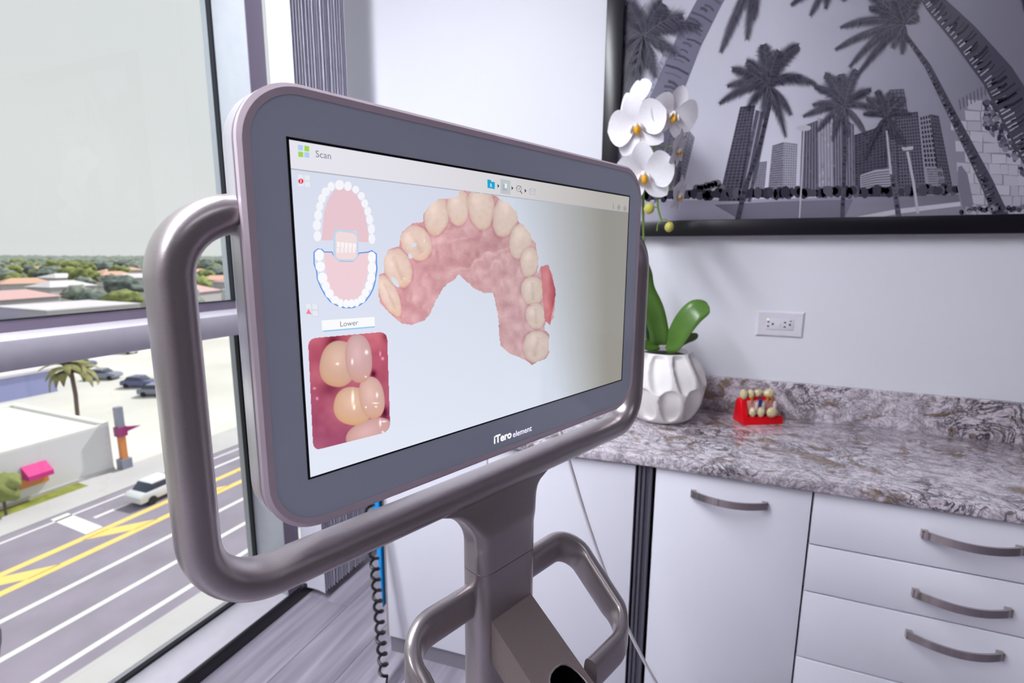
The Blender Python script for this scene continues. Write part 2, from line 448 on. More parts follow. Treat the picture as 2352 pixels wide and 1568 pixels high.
#@@ROOM
# ================================================================== ROOM SHELL
WX, GX, DY, XR, YR = -1.312, -1.45, 1.68, 2.6, -2.4
fl = box('floor', (GX - 0.05, YR, -0.14), (XR, DY + 0.1, -0.004), M_TOE); tag(fl, kind='structure')
_pw, _pl = 0.178, 1.22
_pm = None
ix = 0; x = WX + 0.012
while x < XR - 0.02:
    y = YR - (ix * 0.47) % _pl
    while y < DY:
        a, b = max(y, YR) + 0.0006, min(y + _pl, DY) - 0.0006
        w = min(_pw, XR - x) - 0.0012
        if b - a > 0.03:
            if abs(b - a - (_pl - 0.0012)) < 1e-6 and abs(w - (_pw - 0.0012)) < 1e-6:
                if _pm is None:
                    bm = bmesh.new(); bm_box(bm, (0, 0, -0.002), (w, b - a, 0.004), 0.0008, 1)
                    _pm = bpy.data.meshes.new('plank'); bm.to_mesh(_pm); bm.free(); _pm.materials.append(M_WOOD)
                p = bpy.data.objects.new('plank', _pm); COL.objects.link(p)
            else:
                bm = bmesh.new(); bm_box(bm, (0, 0, -0.002), (w, b - a, 0.004), 0.0008, 1); p = from_bm('plank', bm, M_WOOD)
            p.parent = fl; p.location = (x + w / 2, (a + b) / 2, 0)
        y += _pl
    x += _pw; ix += 1

tag(box('wall_back', (GX - 0.05, DY, -0.14), (XR + 0.1, DY + 0.12, CEIL + 0.1), M_WALL), kind='structure')
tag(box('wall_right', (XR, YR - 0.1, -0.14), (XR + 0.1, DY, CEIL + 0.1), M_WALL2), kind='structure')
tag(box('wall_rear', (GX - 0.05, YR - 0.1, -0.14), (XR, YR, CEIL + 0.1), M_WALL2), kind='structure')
tag(box('ceiling', (GX - 0.05, YR, CEIL), (XR, DY, CEIL + 0.1), M_CEIL), kind='structure')
tag(box('baseboard_right', (XR - 0.014, YR, 0.0), (XR, DY, 0.09), M_FRAMEW), kind='structure')
tag(box('baseboard_rear', (WX, YR, 0.0), (XR - 0.014, YR + 0.014, 0.09), M_FRAMEW), kind='structure')

win = empty('window_1', (WX, 0, 0), kind='structure')
def wbox(name, lo, hi, m, bev=0.0):
    return box(name, (lo[0] - WX, lo[1], lo[2]), (hi[0] - WX, hi[1], hi[2]), m, win, bev)
wbox('sill', (GX - 0.04, YR, 0.0), (WX, DY, 0.044), M_FRAMEW, 0.002)
wbox('head_rail', (GX - 0.04, YR, 2.46), (WX, DY, CEIL), M_FRAMEW, 0.003)
wbox('middle_rail', (GX - 0.02, YR, 0.980), (WX, DY, 1.043), M_FRAMEW, 0.003)
for (y0, y1) in ((1.182, 1.243), (-0.70, -0.64)):
    wbox('mullion', (GX - 0.04, y0, 0.044), (WX + 0.001, y1, 2.46), M_MULL, 0.002)
    wbox('mullion_cover', (WX + 0.001, y0 + 0.0, 0.044), (WX + 0.004, y1, 2.46), M_FRAMED, 0.0)  # dark facing paints the shade on the mullion's room side
for (y0, y1) in ((YR, -0.70), (-0.64, 1.182), (1.243, DY)):
    for (z0, z1) in ((0.044, 0.980), (1.043, 2.46)):
        gb = 0.026 if z0 > 1 else 0.008
        wbox('glazing_bead', (GX - 0.012, y0, z0), (GX + 0.006, y1, z0 + gb), M_FRAMED if z0 > 1 else M_GASKET)
        wbox('glazing_gasket', (GX - 0.008, y0, z0 + gb), (GX + 0.007, y1, z0 + gb + 0.003), M_GASKET)
        for yy in (y0, y1 - 0.007):
            wbox('glazing_gasket', (GX - 0.008, yy, z0 + gb), (GX + 0.008, yy + 0.007, z1), M_GASKET)
        wbox('pane', (GX - 0.004, y0 + 0.004, z0 + 0.004), (GX - 0.0, y1 - 0.004, z1), M_GLASS)
tag(box('trim_1', (WX + 0.0005, YR + 0.015, 0.0), (WX + 0.012, 1.66, 0.043), M_BLACK, None, 0.002), kind='structure')

# vertical blinds gathered in the corner
bl = empty('vertical_blinds', (-1.264, 1.38, 0), label='white vertical blinds gathered in a stack at the window corner', cat='blinds')
N_SL = 20
for i in range(N_SL):
    y = 1.258 + 0.242 * i / (N_SL - 1)
    bm = bmesh.new(); pts = []
    for k in range(7):
        t = k / 6.0; xx = -0.048 + 0.096 * t; yy = 0.005 * math.sin(math.pi * t)
        pts.append((xx, yy))
    vs = []
    for (xx, yy) in pts:
        for dz in (0.028, 2.44): vs.append((xx, yy, dz))
    n0 = len(vs); vs += [(a, b + 0.0012, c) for (a, b, c) in vs]
    fs = []
    for k in range(6):
        a = 2 * k; fs.append([a, a + 2, a + 3, a + 1]); fs.append([n0 + a, n0 + a + 1, n0 + a + 3, n0 + a + 2])
        fs.append([a, n0 + a, n0 + a + 2, a + 2]); fs.append([a + 1, a + 3, n0 + a + 3, n0 + a + 1])
    fs += [[0, 1, n0 + 1, n0], [12, n0 + 12, n0 + 13, 13]]
    if i == 0: _slm = pydata('slat', vs, fs, M_BLIND, bl); _slm.location = (0, y - 1.38, 0)
    else:
        s = _slm.copy(); COL.objects.link(s); s.location = (0.0015 * random.uniform(-1, 1), y - 1.38 + random.uniform(-.002, .002), 0); s.parent = bl
        s.rotation_euler = (0, 0, random.uniform(-.03, .03))
box('head_track', (-0.046, -3.5, 2.44), (0.03, 0.25, 2.47), M_FRAMEW, bl, 0.003)

# unseen ceiling lights; the two window strips are added to brighten that end
for i, (lx, ly, sx, sy, wt, colr) in enumerate(LAMPS):
    t = empty('ceiling_light', (lx, ly, CEIL - 0.03), label=['long narrow ceiling light along the window near the picture wall', 'square-ended flat ceiling light panel over the middle of the room', 'long narrow ceiling light along the window near the rear wall'][i], cat='light')
    fr_ = bmesh.new()
    for (c, s) in (((0, sy / 2 + 0.012, 0.014), (sx + 0.05, 0.025, 0.03)), ((0, -sy / 2 - 0.012, 0.014), (sx + 0.05, 0.025, 0.03)), ((sx / 2 + 0.012, 0, 0.014), (0.025, sy, 0.03)), ((-sx / 2 - 0.012, 0, 0.014), (0.025, sy, 0.03))):
        bm_box(fr_, c, s)
    from_bm('frame', fr_, M_FRAMEW, t)
    dm = bpy.data.materials.new('light_diffuser'); dm.use_nodes = True; b_ = dm.node_tree.nodes['Principled BSDF']
    b_.inputs['Base Color'].default_value = (0.8, 0.8, 0.8, 1); b_.inputs['Emission Color'].default_value = (*colr, 1); b_.inputs['Emission Strength'].default_value = wt / (sx * sy) / 3.1416
    box('diffuser', (-sx / 2, -sy / 2, 0.01), (sx / 2, sy / 2, 0.018), dm, t)

# ================================================================== CABINETS AND COUNTER
TOP = 0.744; UND = 0.719
CF = 1.200   # cabinet face plane
def bow_handle(x0, x1, z, parent, yface=0.0, bow=0.027, h=0.0165):
    n = 18; path = []
    for i in range(n + 1):
        t = i / n; path.append((x0 + (x1 - x0) * t, yface - 0.006 - bow * math.sin(math.pi * t) ** 0.85, z))
    prof = [(-h / 2, -0.0022), (h / 2, -0.0022), (h / 2, 0.0022), (-h / 2, 0.0022)]
    hd = sweep('handle', path, prof, M_NICKEL, parent, ref=(0, 0, 1))
    tag(hd, 'bowed brushed nickel handle')
    for xx in (x0 + 0.004, x1 - 0.004):
        box('handle_foot', (xx - 0.006, yface - 0.010, z - h / 2 - 0.0005), (xx + 0.006, yface, z + h / 2 + 0.0005), M_NICKEL, hd, 0.001)
    return hd

# angled cabinet at the window end
AT = math.radians(4.5)
cab = empty('base_cabinet', (-0.148, 1.199, 0), AT, label='white base cabinet with two plain doors and grey toe kick, angled beside dark post', cat='cabinet')
box('body', (-0.716, 0.019, 0.058), (-0.002, 0.39, UND - 0.001), M_CABIN, cab)
box('toe_kick', (-0.716, 0.010, 0.0), (-0.002, 0.37, 0.057), M_TOE, cab)
box('side_panel', (-0.7215, 0.0, 0.060), (-0.7165, 0.39, UND - 0.002), M_EDGE, cab)
box('door', (-0.716, 0.0, 0.060), (-0.3935, 0.018, UND - 0.006), M_CAB, cab, 0.0015)
box('door', (-0.3905, 0.0, 0.060), (-0.004, 0.018, UND - 0.006), M_CAB, cab, 0.0015)

pst = empty('corner_post', (-0.1285, 1.203, 0), label='dark ribbed aluminium corner post between the white cabinets', cat='post')
box('core', (-0.017, 0.004, 0.0), (0.017, 0.05, UND), M_POST, pst)
for xx in (-0.0135, -0.003, 0.0135): box('flange', (xx - 0.0032, -0.004, 0.0), (xx + 0.0032, 0.004, UND), M_POST, pst, 0.001)

dc = empty('base_cabinet', (0.062, CF, 0), label='white base cabinet with one tall door between dark post and drawers', cat='cabinet')
box('body', (-0.165, 0.019, 0.058), (0.166, 0.45, UND - 0.001), M_GAP, dc)
box('toe_kick', (-0.165, 0.05, 0.0), (0.166, 0.44, 0.057), M_TOE, dc)
d_ = box('door', (-0.1655, 0.0, 0.060), (0.1645, 0.018, UND - 0.004), M_CAB, dc, 0.0015)
bow_handle(-0.082, 0.078, 0.667, d_)

dr = empty('drawer_cabinet', (0.55, CF, 0), label='white cabinet with stacked drawers and bowed metal handles', cat='cabinet')
XL = 0.231 - 0.55; XRr = 0.80 - 0.55
box('body', (XL + 0.002, 0.019, 0.058), (XRr, 0.45, UND - 0.001), M_GAP, dr)
box('toe_kick', (XL + 0.002, 0.05, 0.0), (XRr, 0.44, 0.057), M_TOE, dr)
for (z0, z1, zh) in ((0.594, UND - 0.004, 0.664), (0.480, 0.590, 0.531), (0.313, 0.476, 0.434), (0.060, 0.309, 0.27)):
    d_ = box('drawer', (XL, 0.0, z0), (XRr, 0.018, z1), M_CAB, dr, 0.0015)
    bow_handle(0.425 - 0.55, 0.583 - 0.55, zh, d_)
dr2 = empty('base_cabinet', (1.2, CF, 0), label='white base cabinet with a wide door right of the drawer stack', cat='cabinet')
box('body', (-0.395, 0.019, 0.058), (0.395, 0.45, UND - 0.001), M_GAP, dr2)
box('toe_kick', (-0.395, 0.05, 0.0), (0.395, 0.44, 0.057), M_TOE, dr2)
d_ = box('door', (-0.396, 0.0, 0.060), (0.395, 0.018, UND - 0.004), M_CAB, dr2, 0.0015)
bow_handle(-0.1, 0.06, 0.664, d_)

ct = empty('countertop', (0.3, 1.4, TOP), label='speckled grey granite countertop with backsplash along the wall', cat='countertop')
out = [(1.6, 1.187), (-0.125, 1.187), (-0.885, 1.124), (-0.885, 1.66), (1.6, 1.66)]
prism('slab', [(a - 0.3, b - 1.4) for a, b in out], UND - TOP, 0.0, M_GRANITE, ct, bev=0.004, seg=2)
box('backsplash', (-0.885 - 0.3, 1.6605 - 1.4, UND - TOP), (1.6 - 0.3, 1.6795 - 1.4, 0.106), M_GRANITE, ct, 0.002)
#@@ART
# ================================================================== INTRAORAL SCANNER ON ITS STAND
SC_C = Vector((-0.1859, 0.4602, 1.1734)); SC_A = math.radians(68.18)
EXv = Vector((math.cos(SC_A), math.sin(SC_A), 0)); NV = Vector((math.sin(SC_A), -math.cos(SC_A), 0))
def mloc(px, py, d=0.0):
    r = ray(px, py); t = ((SC_C + NV * d - CAM).dot(NV)) / r.dot(NV); p = CAM + r * t - SC_C
    return (p.dot(EXv), p.z)
CZ = SC_C.z
scn = empty('dental_scanner', (SC_C.x, SC_C.y, 0), SC_A, label='grey dental scanner on a post stand showing a scanned jaw on its screen', cat='scanner')
def L3(u, y, v): return Vector((u, y, CZ + v))
def ring_face(name, o_pts, i_pts, y0, y1, m, parent, ybev=0.0):
    """frame between two outlines with equal counts (front y0, back y1), slight front chamfer"""
    n = len(o_pts); v = []; f = []
    oc = [(p[0] * (1 - ybev / .24), p[1] * (1 - ybev / .15)) for p in o_pts]
    rows = [[(p, y1) for p in o_pts], [(p, y0 + ybev) for p in o_pts], [(p, y0) for p in oc], [(p, y0) for p in i_pts], [(p, y1) for p in i_pts]]
    for row in rows:
        for (p, y) in row: v.append(L3(p[0], y, p[1]))
    for r in range(4):
        for i in range(n): f.append([r * n + i, r * n + (i + 1) % n, (r + 1) * n + (i + 1) % n, (r + 1) * n + i])
    for i in range(n): f.append([4 * n + i, 4 * n + (i + 1) % n, (i + 1) % n, i])
    o = pydata(name, v, f, m, parent)
    bm = bmesh.new(); bm.from_mesh(o.data); bmesh.ops.recalc_face_normals(bm, faces=bm.faces[:]); bm.to_mesh(o.data); bm.free()
    for p in o.data.polygons: p.use_smooth = True
    o.data.set_sharp_from_angle(angle=math.radians(30)); return o
MC = -0.002
oR = rrect(0.2415, 0.1545, 0.040, 14, 0, MC); iR = rrect(0.2345, 0.1475, 0.034, 14, 0, MC)
ring_face('monitor_rim', oR, iR, -0.0010, 0.0065, M_RIM, scn, 0.0024)
def stack(name, rows, m, parent):
    n = len(rows[0][0]); v = []; f = []
    for pts, y in rows:
        for p in pts: v.append(L3(p[0], y, p[1]))
    for r in range(len(rows) - 1):
        for i in range(n): f.append([r * n + i, r * n + (i + 1) % n, (r + 1) * n + (i + 1) % n, (r + 1) * n + i])
    f.append(list(range(n))); f.append([(len(rows) - 1) * n + i for i in range(n)][::-1])
    o = pydata(name, v, f, m, parent)
    bm = bmesh.new(); bm.from_mesh(o.data); bmesh.ops.recalc_face_normals(bm, faces=bm.faces[:]); bm.to_mesh(o.data); bm.free()
    for p in o.data.polygons: p.use_smooth = True
    o.data.set_sharp_from_angle(angle=math.radians(30)); return o
rr = lambda k: rrect(0.2415 - k, 0.1545 - k, max(0.012, 0.040 - k), 14, 0, MC)
stack('monitor_groove', [(rr(0.0022), 0.0060), (rr(0.0022), 0.0090)], M_GROOVE, scn)
stack('monitor_body', [(rr(0.0012), 0.0085), (rr(0.0), 0.0095), (rr(0.0), 0.026), (rr(0.0018), 0.031), (rr(0.006), 0.0355), (rr(0.018), 0.040), (rr(0.05), 0.045), (rr(0.075), 0.049)], M_BODY, scn)
gl = stack('bezel_glass', [(rrect(0.2345, 0.1475, 0.034, 14, 0, MC), 0.0), (rrect(0.2345, 0.1475, 0.034, 14, 0, MC), 0.0058)], M_BEZEL, scn)
tag(gl, 'slate grey glossy glass bezel')
# ---- display content, with viewing-angle falloff painted into its colours
SY0 = -0.00030; LAY = 0.00003
def sp(px, py, lay):
    u, v = mloc(px, py); return (u, SY0 - lay * LAY, CZ + v)
pr = Print(sp)
QTL, QTR, QBR, QBL = (666, 310), (1443, 463), (1427, 878), (709, 1083)
sw, sh = 0.210, 0.1165
b0 = Print(sp)
def dq(u0, v0, u1, v1, col, lay):
    base = len(pr.v)
    for (u, v) in ((u0, v0), (u1, v0), (u1, v1), (u0, v1)):
        pr.v.append((u, SY0 - lay * LAY, CZ + v)); pr.c.append((*lin(col), 1))
    pr.f.append([base, base + 1, base + 2, base + 3])
box('display_border', (-0.2118, SY0 - 0.00001, CZ - 0.1180), (0.2122, 0.0, CZ + 0.1183), M_BLACKG, scn)
# corners found in the picture are refitted to a true rectangle
def bg_falloff(fx, fy, head):  # left-to-right greying paints viewing-angle falloff into the emission colours
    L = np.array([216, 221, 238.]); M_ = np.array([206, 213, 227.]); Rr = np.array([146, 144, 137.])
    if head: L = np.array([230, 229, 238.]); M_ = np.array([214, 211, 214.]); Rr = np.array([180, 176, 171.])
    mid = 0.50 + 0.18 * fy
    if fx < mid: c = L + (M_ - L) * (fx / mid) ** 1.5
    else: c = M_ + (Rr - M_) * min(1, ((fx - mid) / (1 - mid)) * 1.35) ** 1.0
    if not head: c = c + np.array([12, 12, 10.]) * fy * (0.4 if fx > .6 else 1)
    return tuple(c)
HV = (mloc(669, 373)[1] + mloc(1441, 493)[1]) / 2   # header bottom line (v)
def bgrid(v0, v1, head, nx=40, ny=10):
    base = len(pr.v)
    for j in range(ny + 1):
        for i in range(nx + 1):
            fx, fy = i / nx, j / ny; pr.v.append((-sw + 2 * sw * fx, SY0 - LAY, CZ + v0 + (v1 - v0) * fy)); pr.c.append((*lin(bg_falloff(fx, 1 - fy if not head else 0, head)), 1))
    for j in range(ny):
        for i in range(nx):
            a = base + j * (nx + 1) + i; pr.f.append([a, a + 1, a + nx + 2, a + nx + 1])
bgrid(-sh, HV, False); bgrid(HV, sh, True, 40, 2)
dq(-sw, HV - 0.0008, sw, HV, (176, 178, 190), 2)
c4 = lambda x, y: (640 + x / 3.075, 290 + y / 3.075)
c5 = lambda x, y: (680 + x / 4.125, 680 + y / 4.125)
c6 = lambda x, y: (850 + x / 3.408, 400 + y / 3.408)
ct_ = lambda x, y: (1090 + x / 6.357, 380 + y / 6.357)
def P4(l): return [c4(*p) for p in l]
for (a, b, c, d, col) in ((135, 130, 170, 168, (176, 206, 238)), (180, 136, 213, 175, (160, 212, 76)), (137, 177, 172, 215, (160, 212, 76)), (180, 181, 215, 219, (176, 206, 238))):
    pr.quad(c4(a, b), c4(c, b + 6), c4(c, d + 4), c4(a, d), col, 3)
for (ox, oy, red) in ((130, 335, 0), (185, 1245, 1)):
    pr.quad(c4(ox, oy), c4(ox + 95, oy + 10), c4(ox + 98, oy + 105), c4(ox + 3, oy + 88), (214, 218, 232), 3)
    for (qx, qy) in ((4, 4), (50, 8), (6, 48), (52, 54)):
        pr.quad(c4(ox + qx, oy + qy), c4(ox + qx + 38, oy + qy + 4), c4(ox + qx + 39, oy + qy + 42), c4(ox + qx + 1, oy + qy + 38), (232, 234, 242), 4)
    if not red: pr.ell(*c4(ox + 25, oy + 53), 6, 6, (232, 40, 84), 5); pr.quad(c4(ox + 21, oy + 40), c4(ox + 28, oy + 41), c4(ox + 28, oy + 66), c4(ox + 21, oy + 65), (255, 220, 230), 6)
    else: pr.poly([c4(ox + 24, oy + 42), c4(ox + 46, oy + 82), c4(ox + 6, oy + 78)], (238, 130, 160), 5)
up = [(300, 805), (310, 700), (320, 600), (345, 520), (390, 450), (450, 425), (520, 450), (560, 500), (595, 570), (615, 650), (630, 740), (635, 820), (565, 815), (545, 740), (400, 735), (380, 805)]
pr.poly(P4(up), (231, 198, 208), 3)
lo_ = [(320, 890), (375, 890), (400, 940), (430, 952), (520, 952), (555, 930), (565, 895), (640, 890), (632, 1000), (620, 1080), (590, 1160), (560, 1210), (480, 1230), (410, 1215), (370, 1160), (340, 1080), (325, 990)]
pr.poly(P4(lo_), (240, 208, 216), 3)
ut = [(272, 775, 27, 38), (268, 698, 29, 38), (277, 628, 28, 36), (288, 565, 25, 32), (305, 510, 27, 33), (330, 463, 28, 32), (368, 425, 25, 33), (428, 415, 32, 36), (487, 423, 27, 34), (542, 447, 24, 27), (582, 492, 25, 28), (606, 545, 24, 30), (627, 600, 24, 32), (640, 658, 25, 34), (653, 725, 25, 36), (656, 795, 24, 36)]
lt = [(285, 910, 32, 42), (292, 990, 34, 36), (308, 1070, 34, 38), (332, 1130, 28, 36), (357, 1180, 30, 33), (395, 1225, 30, 28), (435, 1248, 20, 30), (475, 1252, 20, 30), (512, 1250, 20, 30), (548, 1245, 20, 28), (585, 1220, 26, 28), (610, 1175, 25, 30), (635, 1125, 25, 34), (652, 1070, 28, 36), (656, 1000, 30, 42), (656, 925, 28, 40)]
for k, (a, b, c, d) in enumerate(ut): pr.ell(*c4(a, b), c / 3.075, d / 3.075, (244, 245, 250), 5 + k % 2)
ol = [(250, 885), (275, 866), (305, 870), (320, 887), (375, 888), (395, 925), (430, 950), (520, 952), (550, 930), (565, 895), (630, 888), (655, 878), (688, 900), (688, 960), (692, 1010), (684, 1060), (676, 1110), (664, 1150), (642, 1192), (612, 1232), (570, 1262), (520, 1280), (460, 1280), (410, 1264), (362, 1236), (326, 1190), (298, 1140), (272, 1080), (266, 1020), (248, 970), (248, 885)]
pr.line(P4(ol), 2.8, (88, 150, 228), 4)
for k, (a, b, c, d) in enumerate(lt): pr.ell(*c4(a, b), c / 3.075, d / 3.075, (250, 250, 253), 5 + k % 2)
def rq(tl, tr, br, bl, rad=0.18, n=6):
    """rounded quad"""
    P = [Vector((*p, 0)) for p in (tl, tr, br, bl)]; out = []
    for i in range(4):
        p = P[i]; a = P[i - 1]; b = P[(i + 1) % 4]; e = min((a - p).length, (b - p).length) * rad
        s = p + (a - p).normalized() * e; t = p + (b - p).normalized() * e
        for k in range(n + 1):
            f = k / n; q = s * (1 - f) ** 2 + p * 2 * f * (1 - f) + t * f * f; out.append((q.x, q.y))
    return out
pr.poly(rq(c4(380, 720), c4(562, 745), c4(560, 955), c4(385, 950), .3), (198, 214, 232), 7)
pr.poly(rq(c4(398, 738), c4(550, 760), c4(548, 940), c4(402, 938), .25), (241, 219, 221), 8)
for k in range(5):
    x0 = 408 + 28 * k
    pr.poly(rq(c4(x0, 815 + k * 3), c4(x0 + 24, 816 + k * 3), c4(x0 + 22, 855 + k * 2), c4(x0 + 3, 855 + k * 2), .3, 3), (248, 244, 248), 9)
    pr.poly(rq(c4(x0 - 2, 858), c4(x0 + 20, 859), c4(x0 + 19, 893), c4(x0, 893), .3, 3), (246, 238, 242), 9)
pr.quad(c4(302, 1370), c4(675, 1345), c4(678, 1410), c4(306, 1442), (250, 250, 252), 3)
pr.quad(c4(312, 1442), c4(678, 1411), c4(678, 1419), c4(313, 1451), (140, 200, 242), 4)
# toolbar
pr.poly([ct_(*p) for p in ((183, 203), (232, 210), (240, 236), (292, 243), (290, 346), (185, 326))], (24, 166, 210), 3)
for (x0, y0) in ((330, 268), (535, 300), (727, 338)): pr.poly([ct_(x0, y0), ct_(x0 + 27, y0 + 31), ct_(x0 + 2, y0 + 60)], (60, 58, 78), 3)
pr.quad(ct_(375, 195), ct_(522, 222), ct_(518, 427), ct_(372, 405), (186, 196, 200), 3)
pr.quad(ct_(405, 270), ct_(470, 282), ct_(468, 372), ct_(404, 362), (172, 178, 186), 4)
pr.quad(ct_(437, 262), ct_(468, 267), ct_(466, 333), ct_(436, 328), (240, 240, 246), 5)
cpts = [ct_(645 + 36 * math.cos(t * math.pi / 8), 340 + 42 * math.sin(t * math.pi / 8)) for t in range(17)]
pr.line(cpts, 0.8, (90, 86, 96), 3); pr.line([ct_(660, 370), ct_(690, 412)], 1.6, (70, 66, 78), 4)
pr.line([ct_(628, 335), ct_(642, 352), ct_(672, 300)], 0.9, (80, 76, 86), 4); pr.line([ct_(603, 345), ct_(615, 298), ct_(650, 292)], 0.7, (110, 106, 116), 4)
pr.line([ct_(800, 340), ct_(880, 348), ct_(876, 426), ct_(802, 416), ct_(800, 340)], 0.9, (160, 157, 156), 3)
pr.line([ct_(802, 345), ct_(840, 392), ct_(878, 352)], 0.7, (160, 157, 156), 4)
for (x0, y0, k) in ((2022, 598, 0), (2103, 612, 1), (2192, 628, 1)):
    if k == 0: pr.quad(ct_(x0 - 5, y0 - 15), ct_(x0 + 5, y0 - 13), ct_(x0 + 4, y0 + 38), ct_(x0 - 6, y0 + 36), (140, 138, 134), 3); pr.ell(*ct_(x0, y0 - 32), 1.1, 1.3, (140, 138, 134), 3)
    else: pr.line([ct_(x0 + 17 * math.cos(t * math.pi / 8), y0 + 33 * math.sin(t * math.pi / 8)) for t in range(17)], 1.4, (138, 135, 130), 3); pr.ell(*ct_(x0, y0), 1.2, 2.0, (138, 135, 130), 4)
# scanned jaw
arch = [(695, 120), (980, 165), (1010, 190), (1090, 230), (1150, 300), (1160, 365), (1200, 395), (1260, 470), (1265, 505), (1300, 540), (1300, 590), (1318, 650), (1310, 780), (1330, 720), (1395, 700), (1430, 790), (1455, 920), (1440, 1110), (1405, 1185), (1375, 1160), (1365, 1210), (1400, 1250), (1400, 1400), (1370, 1450), (1310, 1470), (1270, 1495), (1180, 1440), (1080, 1400), (1015, 1340), (1005, 1250), (1000, 1150), (985, 1050), (960, 930), (880, 930), (800, 890), (740, 830), (690, 785), (660, 830), (610, 850), (570, 900), (510, 1000), (470, 1090), (420, 1150), (330, 1180), (240, 1170), (190, 1130), (130, 1070), (80, 1020), (60, 950), (65, 780), (105, 770), (100, 690), (135, 590), (220, 560), (240, 460), (330, 380), (410, 370), (415, 310), (450, 250), (540, 190), (600, 190), (690, 170)]
teeth = [(150, 950, 72, 185, -24), (215, 735, 112, 165, -22), (362, 540, 118, 150, -28), (515, 330, 104, 158, 6), (688, 262, 92, 150, 0), (868, 262, 108, 178, -4), (1062, 322, 106, 182, 14), (1176, 520, 90, 150, 14), (1245, 690, 74, 125, 6), (1270, 915, 92, 120, -4), (1295, 1110, 82, 105, -4), (1300, 1350, 108, 130, 14)]
def arch_fn(X, Y):
    cx = (X - 850) * 3.408; cy = (Y - 400) * 3.408
    jx = cx + 9 * (vnoise(cx, cy, 18, 3) - .5); jy = cy + 9 * (vnoise(cx, cy, 18, 4) - .5)
    m = inpoly(jx, jy, arch)
    for (hx, hy, a, b, r) in ((342, 556, 20, 10, -.5), (195, 845, 14, 44, -.62), (312, 640, 12, 20, -.4)):
        c, s = math.cos(r), math.sin(r); u = (cx - hx) * c + (cy - hy) * s; w = -(cx - hx) * s + (cy - hy) * c
        m &= (u / a) ** 2 + (w / b) ** 2 > 1
    t = np.clip((cx - 60) / 1400, 0, 1)
    n1 = vnoise(cx, cy, 70, 1); n2 = vnoise(cx + 40 * n1, cy * .6, 34, 2); n3 = vnoise(cx, cy, 12, 5)
    base = np.stack([224 - 30 * t, 166 - 4 * t, 171 - 6 * t], -1)  # scan darkened to the right to follow the painted screen falloff
    ridge = np.exp(-((np.sin((cy + .55 * cx) / 62 + 2.2 * n1) - .55) / .35) ** 2)
    reg = np.exp(-(((cx - 800) / 330) ** 2 + ((cy - 620) / 200) ** 2))
    sh_ = (n1 - .5) * 26 + (n2 - .5) * 22 + (n3 - .5) * 9 + ridge * reg * 26 - reg * 12
    rgb = base + sh_[..., None] * np.array([.8, 1.0, .95])
    for k, (tx, ty, a, b, r) in enumerate(teeth):
        r = math.radians(r); c, s = math.cos(r), math.sin(r); u = ((cx - tx) * c + (cy - ty) * s) / a; w = (-(cx - tx) * s + (cy - ty) * c) / b
        e = u * u * np.clip(1 + .25 * w, .6, 1.4) + w * w; e = e + .12 * (vnoise(cx, cy, 45, 9) - .5)
        al = np.clip((1.0 - e) / .22, 0, 1) * .94
        tt = tx / 1400.0
        warm = np.array([236, 208, 194.]) * (1 - tt) + np.array([206, 190, 180.]) * tt
        hl = np.exp(-((u + .25) ** 2 + (w + .35) ** 2) / .18) * 16 - 24 * np.clip(e - .45, 0, 1)
        gro = -14 * np.exp(-(u / .16) ** 2) * (np.abs(w) < .6) * (k in (0, 1, 2, 9, 10, 11)) + 8 * (vnoise(cx, cy, 26, 20 + k) - .5)
        tc_ = warm + (hl + gro)[..., None] * np.array([1, 1.05, 1.1])
        tc_ = tc_ + (np.clip(w, 0, 1) ** 2 * 16)[..., None] * np.array([.5, -.2, -1.4]) * (1 - tt)
        sp_ = (vnoise(cx, cy, 17, 31) > .93) * (k < 4) * 26; tc_ = tc_ + sp_[..., None]
        edge = np.exp(-((e - 1.02) / .14) ** 2) * 15
        rgb = rgb - edge[..., None] * np.array([.5, 1, .9])
        rgb = rgb * (1 - al[..., None]) + tc_ * al[..., None]
    fl_ = inpoly(cx, cy, [(1330, 720), (1395, 700), (1455, 920), (1405, 1185), (1365, 1150)])
    fc = np.stack([200 - 60 * np.clip((cx - 1390 - (cy - 700) * .05) / 60, 0, 1), 126 - 60 * np.clip((cx - 1390) / 60, 0, 1), 132 - 50 * np.clip((cx - 1390) / 60, 0, 1)], -1) + (n2 - .5)[..., None] * 20
    rgb = np.where(fl_[..., None], fc, rgb)
    return rgb, m
pr.grid(866, 430, 1282, 842, 300, 297, arch_fn, 3)
